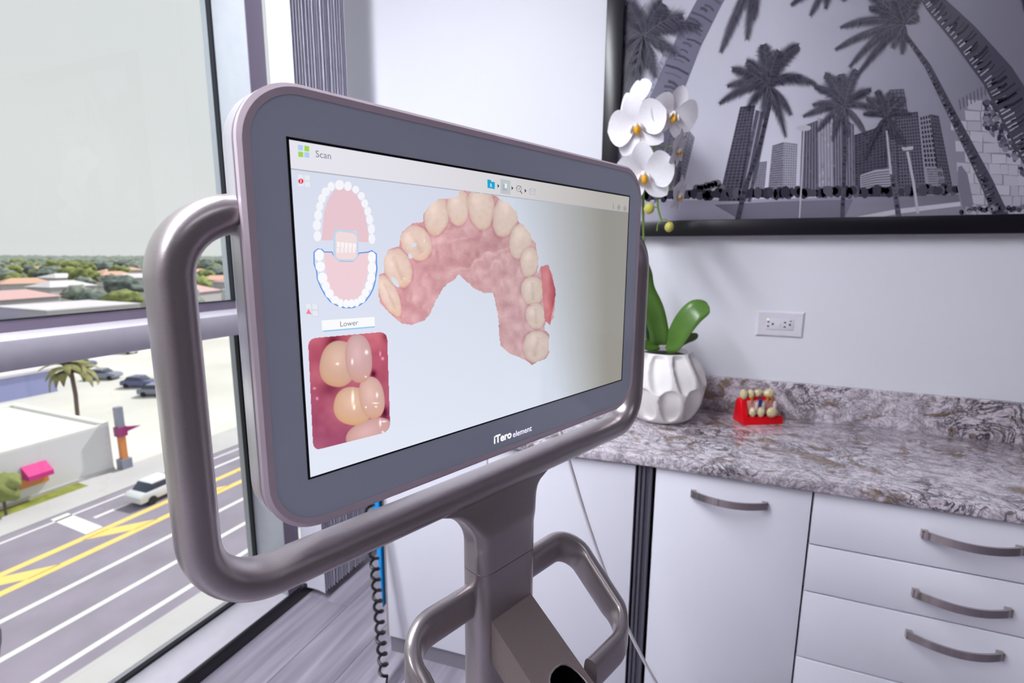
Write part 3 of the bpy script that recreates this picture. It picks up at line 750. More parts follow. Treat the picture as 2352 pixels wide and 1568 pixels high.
# intraoral photo inset
ins = rq(c5(108, 398), c5(862, 332), c5(893, 1280), c5(158, 1466), .11)
def ins_fn(X, Y):
    cx = (X - 680) * 4.125; cy = (Y - 680) * 4.125
    m = inpoly(X, Y, ins)
    n1 = vnoise(cx, cy, 190, 41); n2 = vnoise(cx, cy, 60, 42)
    t = np.clip((cy - 400) / 1000, 0, 1)
    rgb = np.stack([196 - 28 * t + 26 * (n1 - .5), 98 - 12 * t + 30 * (n1 - .5), 116 - 2 * t + 22 * (n1 - .5)], -1) + (n2 - .5)[..., None] * 10
    dk = np.exp(-(((cx - 345) / 70) ** 2 + ((cy - 470) / 130) ** 2)) + 1.2 * np.exp(-(((cx - 730) / 26) ** 2 + ((cy - 735) / 34) ** 2)) + 1.2 * np.exp(-(((cx - 835) / 34) ** 2 + ((cy - 1100) / 60) ** 2)) + .6 * np.exp(-(((cx - 330) / 90) ** 2 + ((cy - 880) / 70) ** 2)) + .7 * np.exp(-(((cx - 850) / 40) ** 2 + ((cy - 380) / 60) ** 2))
    rgb = rgb - dk[..., None] * np.array([74, 62, 60.])
    for (tx, ty, a, b, r, col) in ((690, 1300, 235, 130, -22, (206, 162, 160)), (540, 1040, 190, 185, 10, (214, 174, 152)), (715, 960, 122, 205, -8, (212, 172, 164)), (400, 640, 180, 225, 12, (208, 170, 154)), (590, 590, 130, 235, -4, (205, 166, 168))):
        r = math.radians(r); c, s = math.cos(r), math.sin(r); u = ((cx - tx) * c + (cy - ty) * s) / a; w = (-(cx - tx) * s + (cy - ty) * c) / b
        e = (np.abs(u) ** 2.3 + np.abs(w) ** 2.3); al = np.clip((1 - e) / .12, 0, 1)
        hl = 18 * np.exp(-((u + .1) ** 2 + (w + .2) ** 2) / .25) - 22 * np.clip(e - .5, 0, 1)
        warmth = np.clip(w, 0, 1) ** 1.8 * 20 + np.clip(-u, 0, 1) ** 2 * 8
        tc_ = np.array(col, float) + hl[..., None] + warmth[..., None] * np.array([.4, -.15, -1.2])
        rgb = rgb * (1 - al[..., None]) + tc_ * al[..., None]
    for (hx, hy, a, b) in ((390, 640, 14, 10), (530, 620, 10, 26), (665, 530, 16, 20), (535, 960, 12, 60), (548, 1050, 10, 22), (765, 935, 10, 22), (750, 1012, 26, 6), (755, 1045, 10, 8), (660, 1050, 8, 8), (658, 762, 9, 8), (795, 545, 8, 22), (818, 590, 12, 14), (197, 968, 12, 14), (795, 1200, 10, 30), (830, 1185, 24, 8), (820, 1285, 10, 10), (172, 872, 14, 10)):
        g = np.exp(-(((cx - hx) / a) ** 2 + ((cy - hy) / b) ** 2)); rgb = rgb + g[..., None] * np.array([70, 90, 90.])
    return rgb, m
pr.grid(704, 758, 900, 1038, 170, 240, ins_fn, 3)
lcd = pr.build('display', M_LCD, scn); tag(lcd, 'lit display with a scanned upper jaw, tooth charts and a close-up photo of teeth')
def flat_txt_mat(name, rgb, s=1.0):
    return mat(name, (10, 10, 10), 0.3, emit=rgb, emit_s=s)
def scr_text(name, s, px0, py0, px1, py1, rgb, bold=0.0, lay=10, parent=lcd, es=1.0, yoff=None):
    u0, v0 = mloc(px0, py0); u1, v1 = mloc(px1, py1)
    o = text_mesh(name, s, lambda x, y: Vector((x, y, 0)), flat_txt_mat('text_' + name + s.replace(' ', '_'), rgb, es), parent, 1.0, bold)
    xs = [v.co.x for v in o.data.vertices]; k = (u1 - u0) / (max(xs) - min(xs)); x0 = min(xs)
    vv = (v0 + v1) / 2; yy = (SY0 - lay * LAY) if yoff is None else yoff
    for v in o.data.vertices: v.co = Vector((u0 + (v.co.x - x0) * k, yy, CZ + vv + v.co.y * k))
    return o
scr_text('caption', 'Scan', 724.5, 360.5, 759.5, 366, (118, 118, 128))
scr_text('caption', 'Lower', 781, 749.5, 822, 746, (120, 120, 132))
scr_text('caption', 'R', *ct_(223, 316), *ct_(252, 321), (235, 245, 250), lay=8)
scr_text('illuminated_logo', 'iTero', 1134.5, 1017.5, 1174.5, 1005.5, (255, 252, 255), 0.022, parent=scn, es=1.4, yoff=-0.0002)
scr_text('illuminated_logo', 'element', 1178, 1003.0, 1221, 989.5, (240, 232, 255), 0.006, parent=scn, es=1.2, yoff=-0.0002)

# ---- oval tube handle frame round the monitor
HY = 0.027
hp = [L3(-0.17, HY, 0.069), L3(-0.278, HY, 0.069), L3(-0.278, HY, -0.195), L3(0.278, HY, -0.195), L3(0.278, HY, 0.069), L3(0.17, HY, 0.069)]
hpath = fillet(hp, [0, 0.042, 0.046, 0.046, 0.042, 0], 14)
tb = sweep('handle_frame', hpath, circ(0.0205, 28, 0.0130, 2.3), M_TAUPE, scn, ref=(0, 1, 0)); tag(tb, 'thick oval metal tube bent round the monitor')
for sx in (-1, 1):
    box('handle_mount', (sx * 0.165 - 0.03, 0.038, CZ + 0.045), (sx * 0.165 + 0.03, 0.052, CZ + 0.093), M_TAUPE, scn, 0.004)
# ---- neck (flares into the tube) and post
PW = 0.0430; PY0, PY1 = -0.004, 0.034; SEAM = -0.2795
def neck_outline():
    pts = [(-PW, SEAM + 0.0003), (PW, SEAM + 0.0003)]
    r = 0.036
    for k in range(13):
        a = math.radians(180 - 90 * k / 12); pts.append((PW + r + r * math.cos(a), -0.2065 - r + r * math.sin(a)))
    pts += [(PW + r + 0.004, -0.190), (-PW - r - 0.004, -0.190)]
    for k in range(13):
        a = math.radians(90 - 90 * k / 12); pts.append((-PW - r + r * math.cos(a), -0.2065 - r + r * math.sin(a)))
    return pts
def rounded_prism(name, pts, y0, y1, br, m, parent, seg=6, skip=()):
    """prism along local y whose front and back edges are rounded by insetting along 2D normals"""
    n = len(pts); rows = []
    P = [Vector((p[0], p[1])) for p in pts]
    area = sum(P[i].x * P[(i + 1) % n].y - P[(i + 1) % n].x * P[i].y for i in range(n))
    sg = 1 if area > 0 else -1
    nor = []
    for i in range(n):
        e1 = (P[i] - P[i - 1]).normalized(); e2 = (P[(i + 1) % n] - P[i]).normalized()
        n1 = Vector((-e1.y, e1.x)) * sg; n2 = Vector((-e2.y, e2.x)) * sg
        if i in skip:  # straight cut ends: move sideways only
            b = Vector(((n1 + n2).x, 0)); nor.append(b.normalized() if b.length > 1e-6 else Vector((0, 0)))
        else:
            b = (n1 + n2); b = b / max(0.35, b.length_squared / 2); nor.append(b)
    for k in range(seg + 1):
        a = math.pi / 2 * k / seg; rows.append((br * (1 - math.sin(a)), y0 + br * (1 - math.cos(a))))
    for k in range(seg + 1):
        a = math.pi / 2 * k / seg; rows.append((br * (1 - math.cos(a)), y1 - br * (1 - math.sin(a))))
    v = []; f = []
    for (ins_, y) in rows:
        for p, q in zip(P, nor): v.append((p.x + q.x * ins_, y, CZ + p.y + q.y * ins_))
    for r in range(len(rows) - 1):
        for i in range(n): f.append([r * n + i, r * n + (i + 1) % n, (r + 1) * n + (i + 1) % n, (r + 1) * n + i])
    f.append(list(range(n))); f.append([(len(rows) - 1) * n + i for i in range(n)][::-1])
    o = pydata(name, v, f, m, parent)
    bm = bmesh.new(); bm.from_mesh(o.data); bmesh.ops.recalc_face_normals(bm, faces=bm.faces[:]); bm.to_mesh(o.data); bm.free()
    for p in o.data.polygons: p.use_smooth = True
    o.data.set_sharp_from_angle(angle=math.radians(35)); return o
def neck():
    v, f = [], []; N = 56; rows = 30; r = 0.046
    for k in range(rows + 1):
        t = k / rows; z = -0.190 + (SEAM + 0.0003 + 0.190) * t
        dz = max(0.0, min(1.0, (z - (-0.207 - r)) / r)); w = PW + r * (1 - math.sqrt(max(0.0, 1 - dz * dz)))
        s_ = min(1, max(0, (-0.199 - z) / 0.042)); s_ = s_ * s_ * (3 - 2 * s_)
        y0 = 0.0135 + (PY0 - 0.0135) * s_; y1 = 0.0405 + (PY1 - 0.0405) * s_; cr_ = 0.0133 + 0.0012 * s_
        pts = rrect(w, (y1 - y0) / 2, cr_, 13, 0, (y0 + y1) / 2)
        v += [(p[0], p[1], CZ + z) for p in pts]; N = len(pts)
    for k in range(rows):
        for i in range(N): f.append([k * N + i, k * N + (i + 1) % N, (k + 1) * N + (i + 1) % N, (k + 1) * N + i])
    f.append(list(range(N))); f.append([rows * N + i for i in range(N)])
    o = pydata('neck', v, f, M_TAUPE, scn)
    bm = bmesh.new(); bm.from_mesh(o.data); bmesh.ops.recalc_face_normals(bm, faces=bm.faces[:]); bm.to_mesh(o.data); bm.free()
    for p in o.data.polygons: p.use_smooth = True
    o.data.set_sharp_from_angle(angle=math.radians(40))
neck()
rounded_prism('post_seam', [(-PW + .001, SEAM - 0.0009), (PW - .001, SEAM - 0.0009), (PW - .001, SEAM + 0.0003), (-PW + .001, SEAM + 0.0003)], PY0 + .001, PY1 - .001, 0.013, M_BODY, scn, skip=(0, 1, 2, 3))
rounded_prism('post', [(-PW, -CZ + 0.075), (PW, -CZ + 0.075), (PW, SEAM - 0.0009), (-PW, SEAM - 0.0009)], PY0, PY1, 0.0145, M_TAUPE, scn, skip=(0, 1, 2, 3))
# ---- basket ring (flat bar) tilted forward, and wand cradle
TL_ = math.radians(33); TR_ = math.radians(41); R0 = L3(0, 0.018, -0.316)
dF = Vector((0, -math.cos(TL_), -math.sin(TL_))); dN = Vector((0, -math.sin(TL_), math.cos(TL_))); dU = Vector((1, 0, 0))
dR = Vector((0, -math.cos(TR_), -math.sin(TR_)))
def RP(u, f, h=0.0): return R0 + dU * u + dR * f
hw, ff = 0.127, 0.128
rp = [RP(-0.044, ff), RP(-hw, ff), RP(-hw, 0), RP(hw, 0), RP(hw, ff), RP(0.044, ff)]
bar = [(a, b) for a, b in circ(0.0185, 24, 0.0085, 3.2)]
sweep('basket_ring', fillet(rp, [0, .034, .034, .034, .034, 0], 12), bar, M_TAUPE, scn, ref=(0, 0, 1))
# cradle
cw = 0.031; cl = 0.175
def CP(u, f, h): return L3(0, 0.001, -0.331) + dU * u + dF * f + dN * h
bm = bmesh.new(); hgt = 0.041
nseg = 24; ho = []
for k in range(nseg):
    a = 2 * math.pi * k / nseg; c, s = math.cos(a), math.sin(a)
    ho.append((0.0225 * math.copysign(abs(c) ** .75, c) + 0.0015, 0.118 + 0.041 * math.copysign(abs(s) ** .75, s)))
oo = []
for (u, f) in ho:
    du, dfv = u - 0.0015, f - 0.118
    k = min((cw) / max(1e-6, abs(du)), (cl - 0.118 if dfv > 0 else 0.118) / max(1e-6, abs(dfv)))
    oo.append((du * k + (0 if abs(du) * k < cw - 1e-6 else 0), 0.118 + dfv * k))
vt_o = [bm.verts.new(CP(u, f, 0)) for u, f in oo]; vt_h = [bm.verts.new(CP(u, f, 0)) for u, f in ho]
vb_h = [bm.verts.new(CP(u * .9, 0.118 + (f - .118) * .93, -0.034)) for u, f in ho]
corn = [(-cw, 0), (cw, 0), (cw, cl), (-cw, cl)]
for k in range(nseg):
    j = (k + 1) % nseg
    bm.faces.new([vt_o[k], vt_o[j], vt_h[j], vt_h[k]])
crn = {}
cidx = []
for (cu_, cf_) in corn:  # corner fillers on the top face
    ks = min(range(nseg), key=lambda k: (oo[k][0] - cu_) ** 2 + (oo[k][1] - cf_) ** 2)
    crn[(cu_, cf_)] = bm.verts.new(CP(cu_, cf_, 0))
for k in range(nseg):
    j = (k + 1) % nseg; a, b = oo[k], oo[j]
    sa = abs(abs(a[0]) - cw) < 1e-4; sb = abs(abs(b[0]) - cw) < 1e-4
    if sa != sb:
        cu_, cf_ = (a[0] if sa else b[0]), (b[1] if sa else a[1])
        key = min(crn, key=lambda q: (q[0] - cu_) ** 2 + (q[1] - cf_) ** 2)
        bm.faces.new([vt_o[k], crn[key], vt_o[j]])
tops = [crn[c] for c in corn]; bots = [bm.verts.new(CP(c[0], c[1], -hgt)) for c in corn]
# walls use their own top verts so the rim stays crisp
tw = [bm.verts.new(CP(c[0], c[1], 0)) for c in corn]
for i in range(4): bm.faces.new([tw[i], tw[(i + 1) % 4], bots[(i + 1) % 4], bots[i]])
bm.faces.new(bots)
cr_ = from_bm('wand_cradle', bm, M_TAUPE2, scn); tag(cr_, 'sloping box cradle with a rounded opening')
v_, f_ = [], []
for row in (ho, [(u * .9, 0.118 + (f - .118) * .93) for u, f in ho]): pass
for k, (u, f) in enumerate(ho): v_.append(CP(u, f, -0.0005))
for k, (u, f) in enumerate(ho): v_.append(CP(u * .9, 0.118 + (f - .118) * .93, -0.036))
for k in range(nseg): f_.append([k, (k + 1) % nseg, nseg + (k + 1) % nseg, nseg + k])
f_.append([nseg + k for k in range(nseg)])
pydata('cradle_well', v_, f_, M_SLOT, cr_)
for du in (-0.006, 0.004, 0.010):
    sweep('contact_rib', [CP(du, 0.085, -0.033), CP(du, 0.150, -0.033)], circ(0.0016, 6), M_BLACKG, cr_)
rim_pts = [CP(u, f, 0.0003) for u, f in ho]
sweep('cradle_lip', rim_pts, circ(0.0011, 6), M_TAUPE, cr_, closed=True)
# ---- base
lathe('hub', [(0.07, 0.055), (0.07, 0.075), (0.055, 0.095), (0.03, 0.10)], M_TAUPE, scn, 28, (0, 0.023, 0))
for k in range(5):
    a = 2 * math.pi * k / 5 + 0.3; d = Vector((math.cos(a), math.sin(a), 0)); c0 = Vector((0, 0.023, 0))
    lg = sweep('leg', [c0 + d * 0.04 + Vector((0, 0, .074)), c0 + d * 0.16 + Vector((0, 0, .070)), c0 + d * 0.27 + Vector((0, 0, .062))], circ(0.010, 10, 0.02), M_TAUPE, scn, ref=(0, 0, 1))
    bm = bmesh.new(); bmesh.ops.create_cone(bm, cap_ends=True, segments=18, radius1=0.026, radius2=0.026, depth=0.022)
    bmesh.ops.rotate(bm, cent=(0, 0, 0), matrix=Matrix.Rotation(math.pi / 2, 3, 'Y') , verts=bm.verts); bmesh.ops.rotate(bm, cent=(0, 0, 0), matrix=Matrix.Rotation(a + 1.2, 3, 'Z'), verts=bm.verts)
    bmesh.ops.translate(bm, vec=c0 + d * 0.265 + Vector((0, 0, 0.0262)), verts=bm.verts); from_bm('caster', bm, M_SLOT, lg, True)
# ---- white cable hanging behind the monitor and running off along the floor
def toloc(p):
    q = Vector(p) - Vector((SC_C.x, SC_C.y, 0)); return Vector((q.dot(EXv), -q.dot(NV), q.z))
cb = [toloc(pF(1262, 905, 0.80)), toloc(pF(1300, 1035, 0.84)), toloc(pF(1348, 1195, 0.89)), toloc(pF(1396, 1330, 0.94)), toloc(pF(1443, 1445, 0.985)), toloc(pF(1508, 1568, 1.03))]
e_ = pF(1560, 1640, 1.07); cb.append(toloc(e_)); cb.append(toloc((e_.x + .12, e_.y - .02, 0.25))); cb.append(toloc((e_.x + .2, e_.y - .1, 0.006))); cb.append(toloc((e_.x + .6, e_.y - .5, 0.005)))
cb.insert(0, toloc(SC_C + EXv * 0.10 - NV * 0.046 + Vector((0, 0, 0.0))))
def smooth_path(pts, n=8):
    pts = [Vector(p) for p in pts]; out = []
    for i in range(len(pts) - 1):
        p0 = pts[max(0, i - 1)]; p1 = pts[i]; p2 = pts[i + 1]; p3 = pts[min(len(pts) - 1, i + 2)]
        for k in range(n):
            t = k / n; out.append(0.5 * ((2 * p1) + (p2 - p0) * t + (2 * p0 - 5 * p1 + 4 * p2 - p3) * t * t + (-p0 + 3 * p1 - 3 * p2 + p3) * t ** 3))
    out.append(pts[-1]); return out
tag(sweep('power_cable', smooth_path(cb), circ(0.0033, 10), M_CORDW, scn), 'thin white cable')
# ================================================================== FRAMED MONOCHROME PRINT
AY = 1.668; AG = 1.0
FX0, FX1, FZ0, FZ1 = -0.362, 0.97, 1.281, 2.13   # outer frame
IX0, IX1, IZ0, IZ1 = FX0 + 0.052, FX1 - 0.052, FZ0 + 0.047, FZ1 - 0.047
pic = empty('framed_picture', (0.30, 1.6795, FZ0), label='large black framed monochrome photo of palms and towers on the wall', cat='picture')
PL = Vector((0.30, 1.6795, FZ0))
def fbox(name, lo, hi): box(name, Vector(lo) - PL, Vector(hi) - PL, M_PFRAME, pic, 0.002)
fbox('frame_rail', (FX0, 1.646, FZ0), (FX1, 1.679, IZ0)); fbox('frame_rail', (FX0, 1.646, IZ1), (FX1, 1.679, FZ1))
fbox('frame_stile', (FX0, 1.646, IZ0), (IX0, 1.679, IZ1)); fbox('frame_stile', (IX1, 1.646, IZ0), (FX1, 1.679, IZ1))
def proj(p):
    q = Vector(p) - CAM; z = q.dot(FW); return CX + F_PX * q.dot(RT) / z, CY - F_PX * q.dot(UP) / z
def ap(px, py, lay):
    p = pY(px, py, AY); p.x = min(max(p.x, IX0 - .02), IX1 + .02); p.z = min(max(p.z, IZ0 - .02), IZ1 + .02)
    p.y = AY - lay * 0.00005; return p - PL
A = Print(ap)
# sky, graded like the photograph's print
nx, nz = 48, 30; base = 0
for j in range(nz + 1):
    for i in range(nx + 1):
        X = IX0 - .01 + (IX1 - IX0 + .02) * i / nx; Z = IZ0 - .01 + (IZ1 - IZ0 + .02) * j / nz
        A.v.append(Vector((X, AY, Z)) - PL); px, py = proj((X, AY, Z))
        t = np.interp(px, [1430, 1620, 1780, 1900, 2050, 2250, 2700], [186, 196, 196, 178, 150, 124, 104])
        t += np.interp(py, [0, 250, 450], [-4, 0, 10]) * (px < 1900)
        A.c.append((*lin((t, t - 1, t + 14)), 1))
for j in range(nz):
    for i in range(nx):
        a = j * (nx + 1) + i; A.f.append([a, a + 1, a + nx + 2, a + nx + 1])
rnd = random.Random(11)
def G(v, d=12): return (v, v - 2, v + d)
# water, shore, path
A.poly([(1400, 462), (1700, 458), (1960, 452), (2230, 446), (2230, 530), (1400, 530)], [G(168, 18), G(160, 16), G(118), G(104), G(120), G(176, 18)], 2)
A.poly([(1640, 470), (1800, 462), (1960, 458), (1940, 500), (1700, 505)], G(112, 14), 3)
A.poly([(1930, 505), (2060, 480), (2215, 462), (2215, 472), (2070, 490), (1960, 508)], G(186), 4)
A.poly([(1960, 510), (2070, 492), (2215, 473), (2700, 500), (2700, 560), (1960, 530)], G(132), 4)
for x in range(1440, 2210, 7):
    yb = 462 - (x - 1440) * 0.018; A.ell(x, yb - 9 - rnd.random() * 7, 7 + rnd.random() * 5, 8 + rnd.random() * 7, G(rnd.choice([52, 62, 74, 90])), 14 + rnd.randrange(4), n=9)
for x in range(1600, 1660, 8): A.ell(x, 430 - abs(1650 - x) * -.2 - rnd.random() * 14, 9, 9, G(rnd.choice([110, 124])), 12, n=9)
# buildings
def bld(tl, tr, br, bl, col, cols, rows, wcol, lay, gap=.28, mode='both'):
    A.quad(tl, tr, br, bl, col, lay)
    T = lambda u, v: ((tl[0] * (1 - u) + tr[0] * u) * (1 - v) + (bl[0] * (1 - u) + br[0] * u) * v, (tl[1] * (1 - u) + tr[1] * u) * (1 - v) + (bl[1] * (1 - u) + br[1] * u) * v)
    for i in range(cols):
        for j in range(rows):
            u0, u1 = (i + gap / 2) / cols, (i + 1 - gap / 2) / cols; v0, v1 = (j + gap / 2) / rows, (j + 1 - gap / 2) / rows
            if mode == 'v': v0, v1 = j / rows, (j + 1) / rows
            if mode == 'h': u0, u1 = i / cols, (i + 1) / cols
            w = wcol if rnd.random() < .75 else wcol + rnd.randrange(-16, 17)
            A.quad(T(u0, v0), T(u1, v0), T(u1, v1), T(u0, v1), G(w), lay + 1)
bld((1538, 300), (1580, 296), (1560, 420), (1500, 470), G(128, 16), 4, 18, 100, 5)
bld((1580, 296), (1596, 316), (1566, 440), (1548, 440), G(112, 16), 3, 16, 138, 5)
bld((1700, 245), (1735, 242), (1700, 462), (1650, 462), G(92, 14), 5, 30, 62, 5)
bld((1735, 252), (1768, 262), (1726, 464), (1692, 462), G(150, 16), 3, 30, 84, 5, mode='v')
bld((1742, 372), (1762, 370), (1756, 436), (1732, 438), G(140, 16), 4, 12, 108, 5)
bld((1774, 334), (1800, 326), (1798, 438), (1764, 438), G(150, 14), 5, 20, 104, 6, mode='h')
bld((1800, 326), (1832, 330), (1828, 438), (1798, 438), G(166, 14), 6, 20, 118, 6)
bld((1842, 290), (1878, 276), (1880, 448), (1836, 446), G(128, 14), 6, 26, 84, 7, mode='v')
bld((1878, 270), (1912, 280), (1914, 448), (1880, 448), G(112, 14), 5, 26, 152, 7, mode='v')
bld((1912, 262), (1962, 286), (1964, 450), (1914, 448), G(140, 14), 8, 26, 92, 7, mode='v')
bld((1962, 310), (2036, 286), (2040, 452), (1964, 452), G(82), 9, 22, 60, 8)
bld((2030, 250), (2056, 246), (2066, 452), (2036, 452), G(106), 5, 30, 70, 9)
bld((2042, 206), (2076, 204), (2086, 262), (2044, 262), G(78), 4, 6, 104, 8)
bld((2056, 262), (2108, 256), (2128, 450), (2064, 452), G(104), 9, 26, 62, 9)
bld((2112, 268), (2136, 262), (2154, 384), (2124, 384), G(136), 4, 11, 54, 10, .34)
bld((2136, 262), (2156, 266), (2190, 440), (2158, 440), G(92), 5, 22, 62, 10)
bld((2128, 386), (2164, 386), (2176, 436), (2136, 436), G(150), 6, 9, 110, 11, mode='h')
A.poly([(1976, 402), (2010, 390), (2048, 386), (2050, 440), (1976, 440)], G(156), 11)
for k in range(7): A.line([(1978, 406 + 5 * k), (2010, 397 + 5.6 * k), (2048, 393 + 6 * k)], 2.2, G(86), 12)
# stone wall tower
st = [(2176, 300), (2200, 256), (2240, 226), (2300, 204), (2420, 196), (2700, 230), (2700, 530), (2216, 530), (2206, 470)]
A.poly(st, G(132), 18)
for r in range(12):
    y = 214 + r * 24; x = 2150 + rnd.random() * 20
    while x < 2690:
        w = 18 + rnd.random() * 22; cx_, cy_ = x + w / 2, y + (x - 2180) * .05
        if inpoly(np.array([cx_ - w * .35]), np.array([cy_]), st)[0] and inpoly(np.array([cx_]), np.array([cy_ - 8.0]), st)[0]:
            dark = False
            v = rnd.randrange(60, 96) if dark and rnd.random() < .75 else rnd.randrange(164, 182)
            j = lambda: rnd.uniform(-1.5, 1.5)
            A.poly([(x + 1 + j(), y - 10 + (x - 2180) * .05 + j()), (x + w - 1 + j(), y - 10 + (x + w - 2180) * .05 + j()), (x + w - 1 + j(), y + 12 + (x + w - 2180) * .05 + j()), (x + 1 + j(), y + 12 + (x - 2180) * .05 + j())], G(v), 19)
        x += w
for k in range(240):
    x = 2262 + rnd.random() * 140; y = 222 + (x - 2255) * .35 + rnd.random() * (60 + (x - 2255) * .9)
    A.ell(x, min(y, 440), 3 + rnd.random() * 6, 3 + rnd.random() * 5, G(rnd.choice([56, 70, 88, 108, 128])), 20 + rnd.random(), rnd.random() * 3, 8)
A.poly([(2200, 384), (2208, 380), (2222, 400), (2236, 470), (2214, 486), (2200, 430)], G(116), 21)
for k in range(14):
    x = 2206 + k * 8.2; y = 252 - k * 4.2; A.line([(x, y), (x - 3 + k * .1, y - 24 - k * .5)], 2.6, G(96), 20)
for x in range(2208, 2690, 6): A.ell(x, 484 - (x - 2208) * .04 + rnd.uniform(-5, 4), 6, 6, G(rnd.choice([56, 76, 112, 140])), 32 + rnd.randrange(3), n=8)
# lamp posts
A.line([(1846, 300), (1842, 400), (1836, 502)], 3.2, G(178), 22); A.ell(1846, 294, 17, 7, G(178), 22)
A.line([(2084, 348), (2098, 420), (2108, 490)], 6.5, G(172), 22); A.quad((2070, 338), (2098, 336), (2096, 344), (2074, 346), G(176), 22)
# trunks
def trunk(pts, w0, w1, col, band, nb, lay, light=None):
    A.line(pts, w0, col, lay, w1)
    P = [Vector((p[0], p[1])) for p in pts]; seg = [(P[i + 1] - P[i]).length for i in range(len(P) - 1)]; tot = sum(seg)
    for k in range(nb):
        s = tot * (k + rnd.random() * .7) / nb; i = 0
        while i < len(seg) - 1 and s > seg[i]: s -= seg[i]; i += 1
        d = (P[i + 1] - P[i]).normalized(); c = P[i] + d * s; n_ = Vector((-d.y, d.x)); w = (w0 + (w1 - w0) * k / nb) / 2
        a = -w * rnd.uniform(.2, .95); b = w * rnd.uniform(.2, .95)
        p, q = c + n_ * a, c + n_ * b + d * rnd.uniform(-4, 4); A.line([tuple(p), tuple((p + q) / 2 + d * 3), tuple(q)], rnd.uniform(2.5, 7.5), G(band + rnd.randrange(-14, 15)), lay + 1)
        if light:
            p = c - n_ * w * light[1]; A.line([tuple(p), tuple(p + n_ * w * light[1] * rnd.uniform(.5, .9))], rnd.uniform(2, 4), G(light[0] + rnd.randrange(-10, 20)), lay + 1)
trunk([(1490, 345), (1512, 262), (1545, 185), (1582, 96), (1632, 0), (1700, -110)], 72, 50, G(112, 18), 80, 34, 24)
trunk([(1426, 330), (1480, 240), (1500, 190), (1540, 100)], 16, 12, G(160, 18), 140, 14, 23)
trunk([(1776, 205), (1744, 340), (1712, 430), (1694, 505)], 9, 12, G(70), 54, 30, 24)
trunk([(1938, 245), (1940, 360), (1934, 505)], 8, 10, G(78), 62, 26, 24)
trunk([(2034, 285), (2040, 340), (2052, 420), (2064, 498)], 8, 13, G(92), 66, 26, 24, )
A.line([(2036, 300), (2046, 400)], 4, G(170), 26, 6)
trunk([(2076, 76), (2130, 152), (2186, 262), (2232, 352), (2266, 420), (2300, 500)], 9, 36, G(76), 62, 50, 28, (120, -.8))
trunk([(2108, -40), (2150, 12), (2214, 80), (2292, 176), (2352, 282), (2420, 400), (2480, 540)], 34, 118, G(74), 54, 60, 30, (158, -.95))
# fronds
def frond(p0, p1, sag, leaf, col, lay, sp=3.2, drop=.45):
    P0 = Vector(p0); P2 = Vector(p1); P1 = (P0 + P2) / 2 + Vector((0, -sag)); L = (P1 - P0).length + (P2 - P1).length; n = max(6, int(L / sp))
    pts = []
    for i in range(n + 1):
        t = i / n; pts.append(P0 * (1 - t) ** 2 + P1 * 2 * t * (1 - t) + P2 * t * t)
    A.line([tuple(p) for p in pts], 2.6, G(col + 22), lay + 1, 1.0)
    for i in range(1, n + 1):
        t = i / n; d = (pts[i] - pts[i - 1]).normalized(); nn = Vector((-d.y, d.x)); ll = leaf * (.35 + .9 * math.sin(math.pi * min(1, t * .93 + .05)) ** .8)
        for s in (-1, 1):
            v = (d * .75 + nn * s * .75 + Vector((0, drop))).normalized() * ll * rnd.uniform(.75, 1.1)
            q = pts[i] + v; w = d * 1.5
            A.poly([tuple(pts[i] - w), tuple(pts[i] + w), tuple(q)], G(col + rnd.randrange(-16, 22)), lay + (i % 2) * .5, tri=False)
def crown(c, ends, leaf, col, lay, sag=.22, sp=2.3):
    for k, e in enumerate(ends):
        L = math.hypot(e[0] - c[0], e[1] - c[1]); frond(c, e, L * (sag + rnd.uniform(-.05, .08)), leaf, col + rnd.randrange(-8, 12), lay + 2 * (k % 3), sp)
crown((1764, 196), [(1654, 236), (1672, 196), (1684, 158), (1716, 142), (1754, 104), (1788, 118), (1832, 106), (1872, 192), (1838, 176), (1804, 312), (1816, 262), (1716, 250), (1752, 270), (1786, 262)], 22, 62, 34)
crown((1938, 244), [(1846, 266), (1868, 240), (1872, 200), (1896, 172), (1932, 172), (1966, 162), (1998, 206), (2008, 250), (1986, 306), (1912, 322), (1878, 300), (1948, 312)], 17, 66, 34)
crown((2034, 268), [(1984, 262), (1992, 226), (2014, 210), (2046, 214), (2078, 228), (2092, 262), (2080, 336), (2064, 330), (1988, 364), (2008, 318), (2048, 318)], 14, 60, 34)
crown((2078, 56), [(1932, 62), (1920, 112), (1952, 152), (1972, 168), (1986, -20), (2030, -60), (2076, -70), (2112, -20), (2106, 34), (2072, 122), (2050, 108), (1998, 18)], 20, 66, 34, .16)
crown((1738, -70), [(1656, 118), (1716, 88), (1732, 44)], 26, 66, 34, .1)
crown((1916, -60), [(1862, 34), (1896, 18), (1940, 0), (1818, 10)], 20, 68, 34, .1)
crown((1478, 84), [(1418, 150), (1420, 60), (1566, 36), (1606, 62), (1430, 238), (1446, 276), (1520, 8), (1418, 208), (1506, 176), (1552, 122), (1440, 12), (1462, 200), (1424, 110), (1490, 150)], 34, 58, 26, .2, 2.2)
crown((1470, 190), [(1424, 300), (1436, 330), (1470, 300), (1500, 250), (1420, 250)], 26, 70, 20, .1, 2.2)
crown((2340, -60), [(2300, -10), (2360, 36), (2420, 20)], 18, 50, 34, .1)
crown((2660, 20), [(2500, -10), (2480, 90), (2560, 170), (2560, -70), (2640, 190)], 34, 62, 34, .2)
A.c = [(c[0] * 1.16, c[1] * 1.16, c[2] * 1.14, 1) for c in A.c]
A.build('print', M_PRINT, pic)
